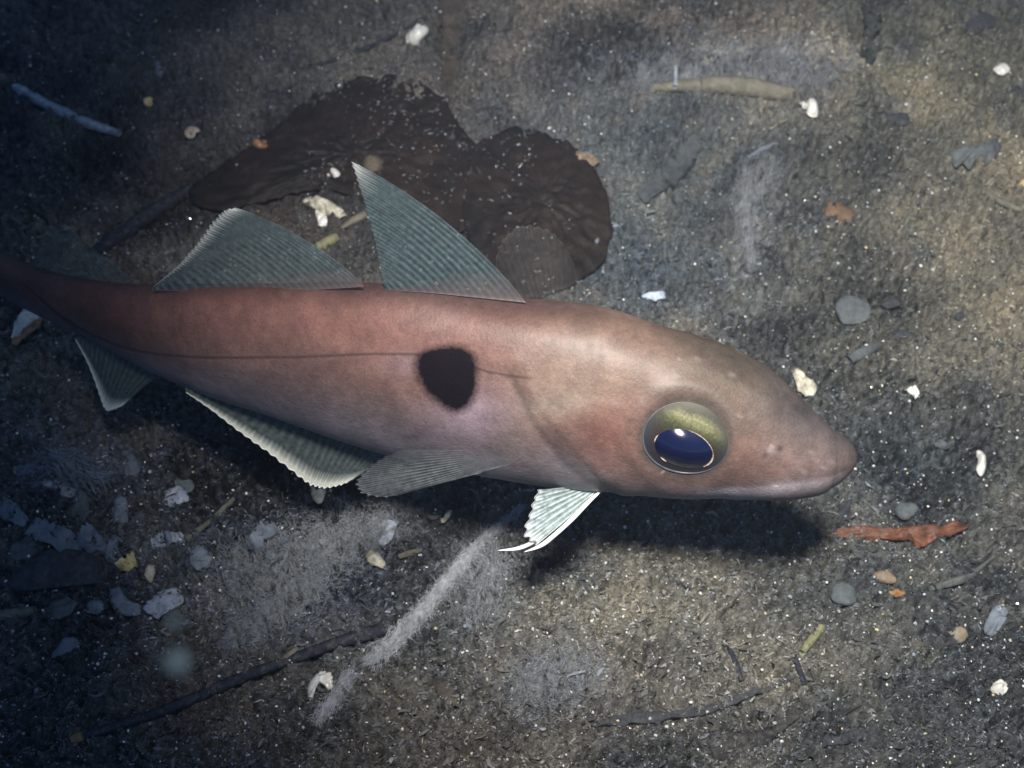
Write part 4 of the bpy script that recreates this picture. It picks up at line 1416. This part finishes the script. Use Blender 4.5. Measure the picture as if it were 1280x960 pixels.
o = plate('shell_fragment', [(388, 609), (394, 612), (408, 612), (402, 626), (392, 624)], CREAM, 0.002, 0.0007, 0.0016, seed=19, nr=5, na=26)
tag(o, 'dim cream chip below the tip of the first anal fin', 'shell')
o = plate('shell_fragment', [(148, 715), (158, 708), (164, 704), (170, 698), (172, 704), (173, 714), (166, 722), (158, 720)], YELLOWS, 0.002, 0.0008, 0.002, ribs=6, seed=20, nr=6, na=40)
tag(o, 'ribbed yellowish shell piece at the tip of the dark stone', 'shell')
tag(plate('shell_chip', [(184, 714), (193, 710), (195, 720), (190, 730), (183, 724)], CREAM, 0.001, 0.0006, 0.001, seed=21, nr=4, na=22), 'little cream chip right of the ribbed yellowish shell', 'shell')

# ---- stones and plates
tag(pebble('stone', 1068, 391, 24, 17, GREYST, seed=30, ang=35, hgt=0.4, facets=3), 'flat dark grey stone up and right of the snout', 'stone')
tag(pebble('stone', 1112, 384, 12, 8, DARKST, seed=31, hgt=0.5, facets=3), 'small black stone right of the flat grey one', 'stone')
tag(pebble('stone', 1128, 421, 21, 8, DARKST, seed=32, ang=-6, hgt=0.5, facets=3), 'long black stone below the small black one', 'stone')
tag(pebble('stone', 1199, 397, 6, 6, DARKST, seed=33, hgt=0.6), 'tiny dark stone with a pale thread at the right', 'stone')
tag(pebble('pebble', 1130, 643, 13, 11, BLUEST, seed=34, ang=20), 'pale blue green pebble above the orange leaf', 'pebble')
tag(pebble('pebble', 1055, 743, 16, 14, BLUEST, seed=35, ang=10, hgt=0.5, sink=0.42), 'blue grey pebble half sunk below the orange leaf', 'pebble')
tag(pebble('pebble', 1105, 724, 15, 7, TAN, seed=36, ang=-15, sink=0.4), 'long tan pebble between the orange leaf and lower pebbles', 'pebble')
tag(pebble('pebble', 1197, 795, 11, 8, mat('buff_pebble', (0.16, 0.13, 0.09), (0.30, 0.26, 0.18), 300, 0.7, 0.3, 0.0004, dust=0.65), seed=37, ang=8), 'small oval buff pebble in the lower right', 'pebble')
tag(plate('stone_flake', [(1110, 740), (1122, 736), (1132, 742), (1124, 748), (1112, 746)], ORTIP, 0.001, 0.0007, 0.001, seed=38, nr=4, na=22), 'small orange flake below the long tan pebble', 'stone')
tag(plate('stone_flake', [(1231, 790), (1234, 770), (1244, 760), (1257, 770), (1250, 786), (1238, 796)], GREYW, 0.001, 0.001, 0.001, tilt=(0.2, 0.1), seed=39, nr=5, na=26), 'bluish grey flake right of the oval buff pebble', 'stone')
tag(pebble('stone', 78, 722, 74, 26, DARKST, seed=40, ang=-3, hgt=0.55, rough=0.06, facets=4, sub=4), 'large dark blue stone at the lower left', 'stone')
tag(pebble('stone', 565, 874, 24, 10, BROWNW, seed=41, ang=-38, hgt=0.35, facets=3), 'dark brown chunk at the bottom right of the white strand', 'stone')
tag(plate('stone_flake', [(1040, 652), (1056, 632), (1062, 626), (1060, 645), (1050, 664), (1042, 668)], DARKST, 0.001, 0.001, 0.001, seed=42, nr=5, na=26), 'dark flake between the chin and the pale pebble', 'stone')
tag(pebble('stone', 1228, 28, 26, 12, DARKST, seed=43, ang=25, hgt=0.5, facets=3), 'black stone near the top right corner', 'stone')
tag(pebble('stone', 1123, 150, 13, 13, DARKST, seed=44, hgt=0.4, facets=2), 'dark round stone right of the white pointed shell', 'stone')

# ---- leaves, weed and twigs
leaf = plate('orange_leaf', [(1036, 668), (1075, 664), (1115, 665), (1150, 663), (1178, 660), (1202, 660), (1188, 672), (1165, 680), (1150, 688), (1144, 692), (1138, 684), (1125, 680), (1080, 680), (1038, 678)], ORLEAF, 0.002, 0.0009, 0.0016, rough_amp=0.0003, seed=50, nr=10, na=90)
tag(leaf, 'orange brown leaf scrap below and right of the snout', 'leaf')
tag(pebble('pebble', 1096, 675, 5, 6, CREAM, seed=51), 'tiny cream pebble on the orange leaf', 'pebble')
tag(stick('stem_piece', [(1002, 817), (1013, 802), (1026, 786)], [5, 6, 5], OLIVE, wob=0.08, n=24, nseg=8, seed=52), 'yellow green stem piece in the lower right', 'plant stem')
tag(stick('twig', [(908, 802), (916, 824), (926, 852)], [1.5, 3.5, 3], DARKTW, n=26, seed=53), 'short black twig left of the yellow green stem', 'twig')
tag(stick('twig', [(993, 820), (999, 838), (1004, 854)], [2, 3, 4], DARKTW, n=26, seed=54), 'short black twig just below the yellow green stem', 'twig')
tag(stick('twig', [(842, 728), (860, 737), (880, 746)], [1.5, 2, 1.2], DARKTW, n=22, seed=55), 'thin black twig at the edge of the fish shadow', 'twig')
tag(stick('weed_strand', [(1165, 734), (1195, 730), (1220, 718), (1236, 700)], [4, 4, 4, 2.5], mat('grey_stem', (0.075, 0.08, 0.075), (0.14, 0.15, 0.14), 300, 0.7, 0.3, 0.0004, dust=0.65), n=36, seed=56), 'curved grey weed stem in the lower right', 'seaweed')
tag(blade('weed_strap', [(735, 905), (800, 900), (870, 892), (940, 870), (995, 846)], [4, 7, 6, 4, 2], DARKST, arch=0.001, seed=57), 'long dark weed strap low in the middle', 'seaweed')
tag(blade('weed_strap', [(890, 945), (930, 930), (965, 910), (996, 892)], [12, 17, 13, 6], mat('black_weed', (0.016, 0.016, 0.018), (0.04, 0.038, 0.036), 300, 0.7, 0.3, 0.0005, dust=0.65), arch=0.001, seed=58), 'black weed strap at the bottom edge right of centre', 'seaweed')
tag(blade('weed_strap', [(1028, 930), (1060, 924), (1098, 916)], [5, 7, 4], DARKST, arch=0.0005, seed=59), 'short dark weed strap at the bottom right', 'seaweed')
twig = bpy.data.objects.new('twig', None)
COL.objects.link(twig)
p0 = ground_at(290, 865)
twig.location = Vector(p0.tolist())
bpy.context.view_layer.update()
stick('bark', [(105, 922), (170, 903), (235, 880), (300, 850), (360, 828), (420, 806), (478, 792)], [5, 6, 7, 7, 6.5, 8, 10], DARKTW, lift=0.7, wob=0.025, n=120, seed=60, parent=twig)
stick('orange_tip', [(90, 928), (97, 925), (106, 922)], [4.5, 6, 5], ORTIP, lift=0.7, n=14, nseg=9, seed=61, parent=twig)
tag(twig, 'long dark twig with orange tip crossing the lower left', 'twig')
tag(stick('twig', [(330, 846), (350, 828), (372, 812)], [2, 4, 2], BUFF, n=20, seed=62), 'short buff splinter above the long dark twig', 'twig')
tag(blade('weed_strap', [(38, 662), (62, 672), (90, 686), (118, 702)], [12, 15, 14, 12], GREYW, arch=0.004, seed=63), 'grey blue weed strap over the large dark stone', 'seaweed')
tag(blade('weed_strap', [(100, 688), (116, 684), (128, 696)], [10, 15, 12], GREYW, arch=0.004, seed=64), 'rounded grey weed lobe at the right of the blue strap', 'seaweed')
tag(blade('weed_strap', [(140, 706), (143, 690), (148, 672)], [5, 8, 7], GREYW, arch=0.002, seed=65), 'upright grey weed strap beside the dark stone', 'seaweed')
tag(stick('straw', [(-20, 772), (10, 771), (46, 764)], [7, 8, 6], BUFF, n=26, wob=0.15, seed=66), 'pale buff straw at the left edge below the stone', 'straw')
tag(plate('weed_flake', [(140, 745), (150, 737), (162, 752), (180, 762), (178, 772), (158, 772), (144, 766)], GREYW, 0.002, 0.0008, 0.001, seed=67, nr=6, na=32), 'larger grey weed flake below the dark stone', 'seaweed')
tag(plate('weed_flake', [(108, 766), (118, 756), (132, 758), (132, 770), (116, 772)], GREYW, 0.0015, 0.0008, 0.001, seed=68, nr=5, na=28), 'smaller grey weed flake left of the larger one', 'seaweed')
tag(blade('weed_strap', [(190, 681), (212, 678), (232, 674)], [6, 6, 4], PALEW, arch=0.002, seed=69), 'short pale weed strap right of the dark stone', 'seaweed')
tag(stick('weed_strand', [(232, 676), (254, 662), (274, 644), (292, 624)], [4, 4, 3.5, 2.5], mat('olive_weed', (0.06, 0.065, 0.05), (0.12, 0.125, 0.095), 300, 0.7, 0.3, 0.0004, dust=0.65), n=34, seed=70), 'olive weed stem slanting right from the pale strap', 'seaweed')
tag(blade('weed_strap', [(304, 694), (325, 680), (348, 662)], [4, 10, 7], GREYW, arch=0.003, seed=71), 'grey leaf shaped weed left of the fuzzy patch', 'seaweed')
tag(blade('weed_strap', [(0, 638), (16, 645), (34, 656)], [12, 14, 6], GREYW, arch=0.003, seed=72), 'grey blue weed lobe at the left edge', 'seaweed')
SH = [((20, 590), (44, 584), (52, 596), (28, 602), 'slim pale shard at the left edge above the weed lobe'),
      ((66, 612), (92, 606), (110, 616), (84, 624), 'pale blue film scrap just under the feathery tuft'),
      ((92, 640), (104, 622), (112, 640), (100, 656), 'narrow upright shard above the blue weed strap'),
      ((146, 640), (158, 632), (160, 660), (149, 664), 'narrow upright shard right of the blue weed strap'),
      ((206, 625), (226, 616), (234, 628), (212, 636), 'dim grey shard up from the short pale strap'),
      ((222, 606), (236, 602), (240, 612), (226, 615), 'tiny pale shard below the first anal fin base'),
      ((240, 694), (256, 690), (262, 704), (246, 708), 'bluish shard under the olive weed stem'),
      ((188, 756), (214, 742), (222, 752), (200, 768), 'pale film scrap right of the larger weed flake'),
      ((58, 760), (84, 752), (92, 762), (66, 772), 'olive grey scrap under the large dark stone'),
      ((70, 818), (84, 800), (98, 806), (86, 816), 'brown curled scrap left of the blurred beige particle'),
      ((468, 668), (482, 654), (494, 660), (480, 676), 'pale film scrap at the upper end of the fuzzy patch'),
      ((20, 690), (40, 674), (52, 684), (30, 700), 'grey shard leaning on the left of the dark stone')]
for i_, sh_ in enumerate(SH):
    cs_ = np.mean(sh_[:4], axis=0)
    tag(plate('shell_shard', [tuple(cs_ + (np.array(q_) - cs_) * 1.3) for q_ in sh_[:4]], (GREYW, PALEW, GREYST)[i_ % 3], 0.0004, 0.0006, 0.0008, tilt=(0.15 * (-1) ** i_, 0.1), spiky=0.14, seed=200 + i_, nr=5, na=30), sh_[4], 'shard', 'pale shards at the lower left')
tag(fibres('weed_tuft', [(60, 585), (90, 592), (125, 600)], 500, [10, 16, 8], 30, 1.6, GREYW, seed=73, up=0.004, along=0.6), 'feathery pale weed tuft below the tail', 'seaweed')
tag(plate('weed_flake', [(154, 598), (166, 578), (180, 590), (176, 612), (160, 612)], GREYW, 0.002, 0.0007, 0.001, seed=74, nr=5, na=28), 'dim weed flake right of the feathery tuft', 'seaweed')
tag(blade('weed_strap', [(800, 250), (830, 232), (855, 205), (872, 172)], [9, 13, 13, 9], mat('slate_weed', (0.035, 0.042, 0.048), (0.075, 0.085, 0.09), 300, 0.7, 0.3, 0.0004, dust=0.65), arch=0.003, seed=75), 'slate grey weed strap in the hollow under the straw', 'seaweed')
tag(stick('weed_strand', [(934, 200), (952, 188), (972, 176)], [2.5, 3, 2], GREYW, n=24, seed=76), 'thin grey strand left of the white pointed shell', 'seaweed')
tag(stick('stem_piece', [(962, 161), (972, 158), (984, 152)], [2.5, 3, 1.5], BUFF, n=18, nseg=8, seed=77), 'small buff splinter below the white pointed shell', 'plant stem')
tag(plate('leaf_scrap', [(716, 200), (724, 193), (738, 196), (748, 204), (742, 211), (726, 208)], TAN, 0.001, 0.0007, 0.0022, seed=78, nr=5, na=28), 'tan leaf scrap at the edge of the smaller kelp lobe', 'leaf')
tag(plate('leaf_scrap', [(732, 306), (746, 299), (760, 300), (756, 308), (740, 312)], GREYW, 0.001, 0.0007, 0.0022, seed=79, nr=5, na=26), 'grey leaf scrap right of the far pectoral fin', 'leaf')
tag(blade('weed_strap', [(1086, 10), (1092, 45), (1082, 80)], [10, 14, 9], mat('green_black_weed', (0.016, 0.020, 0.018), (0.035, 0.042, 0.036), 300, 0.7, 0.3, 0.0005, dust=0.65), arch=0.001, seed=80), 'dark green weed strap near the top right', 'seaweed')
tag(stick('twig', [(1060, 452), (1082, 440), (1102, 428)], [6, 7, 3], GREYST, n=24, seed=81, lift=0.2), 'grey brown twig under the flat grey stone', 'twig')

# ---- white threads of bacterial film
tag(fibres('thread_strand', [(652, 640), (620, 664), (590, 695), (560, 730), (530, 766), (500, 798), (470, 826)], 2600, [3, 4, 5, 6, 7, 9, 11], 28, 0.4, THREAD, seed=90, up=0.003, along=0.86, dens=[1, 1, 2, 3, 4, 4, 3, 3]), 'long white thready strand running down from the pelvic fin', 'silt strand')
tag(fibres('thread_strand', [(438, 848), (425, 868), (412, 886), (400, 902)], 420, [6, 8, 9, 6], 24, 0.36, THREAD, seed=91, up=0.003, along=0.72), 'short white thread tuft right of the arched white shell', 'silt strand')
tag(fibres('thread_patch', [(300, 730), (340, 715), (390, 690), (440, 676), (490, 660)], 5200, [40, 50, 44, 34, 18], 15, 0.55, THREADD, seed=92, up=0.002, along=0.2), 'fuzzy grey thread patch left of the long white strand', 'silt film')
tag(fibres('thread_patch', [(290, 800), (330, 775), (360, 750), (395, 728)], 2600, [18, 28, 30, 26], 15, 0.55, THREADD, seed=93, up=0.002, along=0.5), 'fuzzy grey thread patch just above the long dark twig', 'silt film')
tag(fibres('thread_patch', [(938, 330), (932, 300), (930, 265), (940, 232), (962, 218)], 2200, [4, 7, 12, 18, 24], 15, 0.45, THREADD, seed=94, up=0.0025, along=0.7), 'pale thready ridge at the rim of the hollow', 'silt film')
tag(fibres('thread_patch', [(800, 102), (850, 92), (910, 86), (970, 92), (1040, 96)], 4600, [14, 22, 26, 30, 30], 16, 0.5, THREADD, seed=95, up=0.002, along=0.75), 'pale fuzzy silt lying over the buff straw', 'silt film')
tag(fibres('thread_patch', [(610, 700), (600, 730), (606, 760)], 1500, [34, 44, 36], 14, 0.5, THREADD, seed=96, up=0.0015, along=0.3), 'faint grey fuzz right of the long white strand', 'silt film')
tag(fibres('thread_patch', [(660, 860), (690, 850), (725, 835)], 1800, [30, 44, 30], 14, 0.5, THREADD, seed=97, up=0.0015, along=0.3), 'bluish fuzzy patch at the bottom centre', 'silt film')

# ---- particles drifting in the water
def drift(px, py, depth, rad, label, seed):
    import bmesh
    r = np.random.default_rng(seed)
    bm = bmesh.new()
    bmesh.ops.create_icosphere(bm, subdivisions=2, radius=1)
    P = np.array([v.co[:] for v in bm.verts])
    P = P * (1 + 0.18 * np.sin(P @ r.normal(0, 2, 3)))[:, None] * rad + at_depth(float(px), float(py), depth)
    F = np.array([[v.index for v in f.verts] for f in bm.faces])
    bm.free()
    tag(recenter(mesh('marine_snow', P, F, FLOAT)), label, 'particle', 'particles drifting in the water')


drift(220, 830, 0.085, 0.0009, 'large blurred beige particle drifting at the lower left', 1)
drift(218, 776, 0.085, 0.00045, 'faint blurred particle just above the large beige one', 2)
drift(466, 206, 0.10, 0.00028, 'blurred whitish particle in front of the first dorsal fin tip', 3)

# ------------------------------------------------------------------ the water itself: slightly cloudy
hz, t, bs = new_mat('cloudy_water')
t.nodes.remove(bs)
pv = N(t, 'ShaderNodeVolumePrincipled')
pv.inputs['Color'].default_value = (0.72, 0.82, 1.0, 1)
pv.inputs['Density'].default_value = 0.06
pv.inputs['Anisotropy'].default_value = 0.0
t.links.new(pv.outputs[0], t.nodes['Material Output'].inputs['Volume'])
zb, zt = float(GZ.min()) - 1.0, 0.47
ex_ = float(xs[-1]) + 1.0
bx = np.array([(x, y, z) for x in (-ex_, ex_) for y in (-ex_, ex_) for z in (zb, zt)])
haze = mesh('haze', bx, np.array([(0, 1, 3, 2), (4, 6, 7, 5), (0, 4, 5, 1), (2, 3, 7, 6), (0, 2, 6, 4), (1, 5, 7, 3)]), hz, smooth=False)
haze['kind'] = 'stuff'
haze['label'] = 'slightly cloudy sea water around the fish'
haze['category'] = 'water'
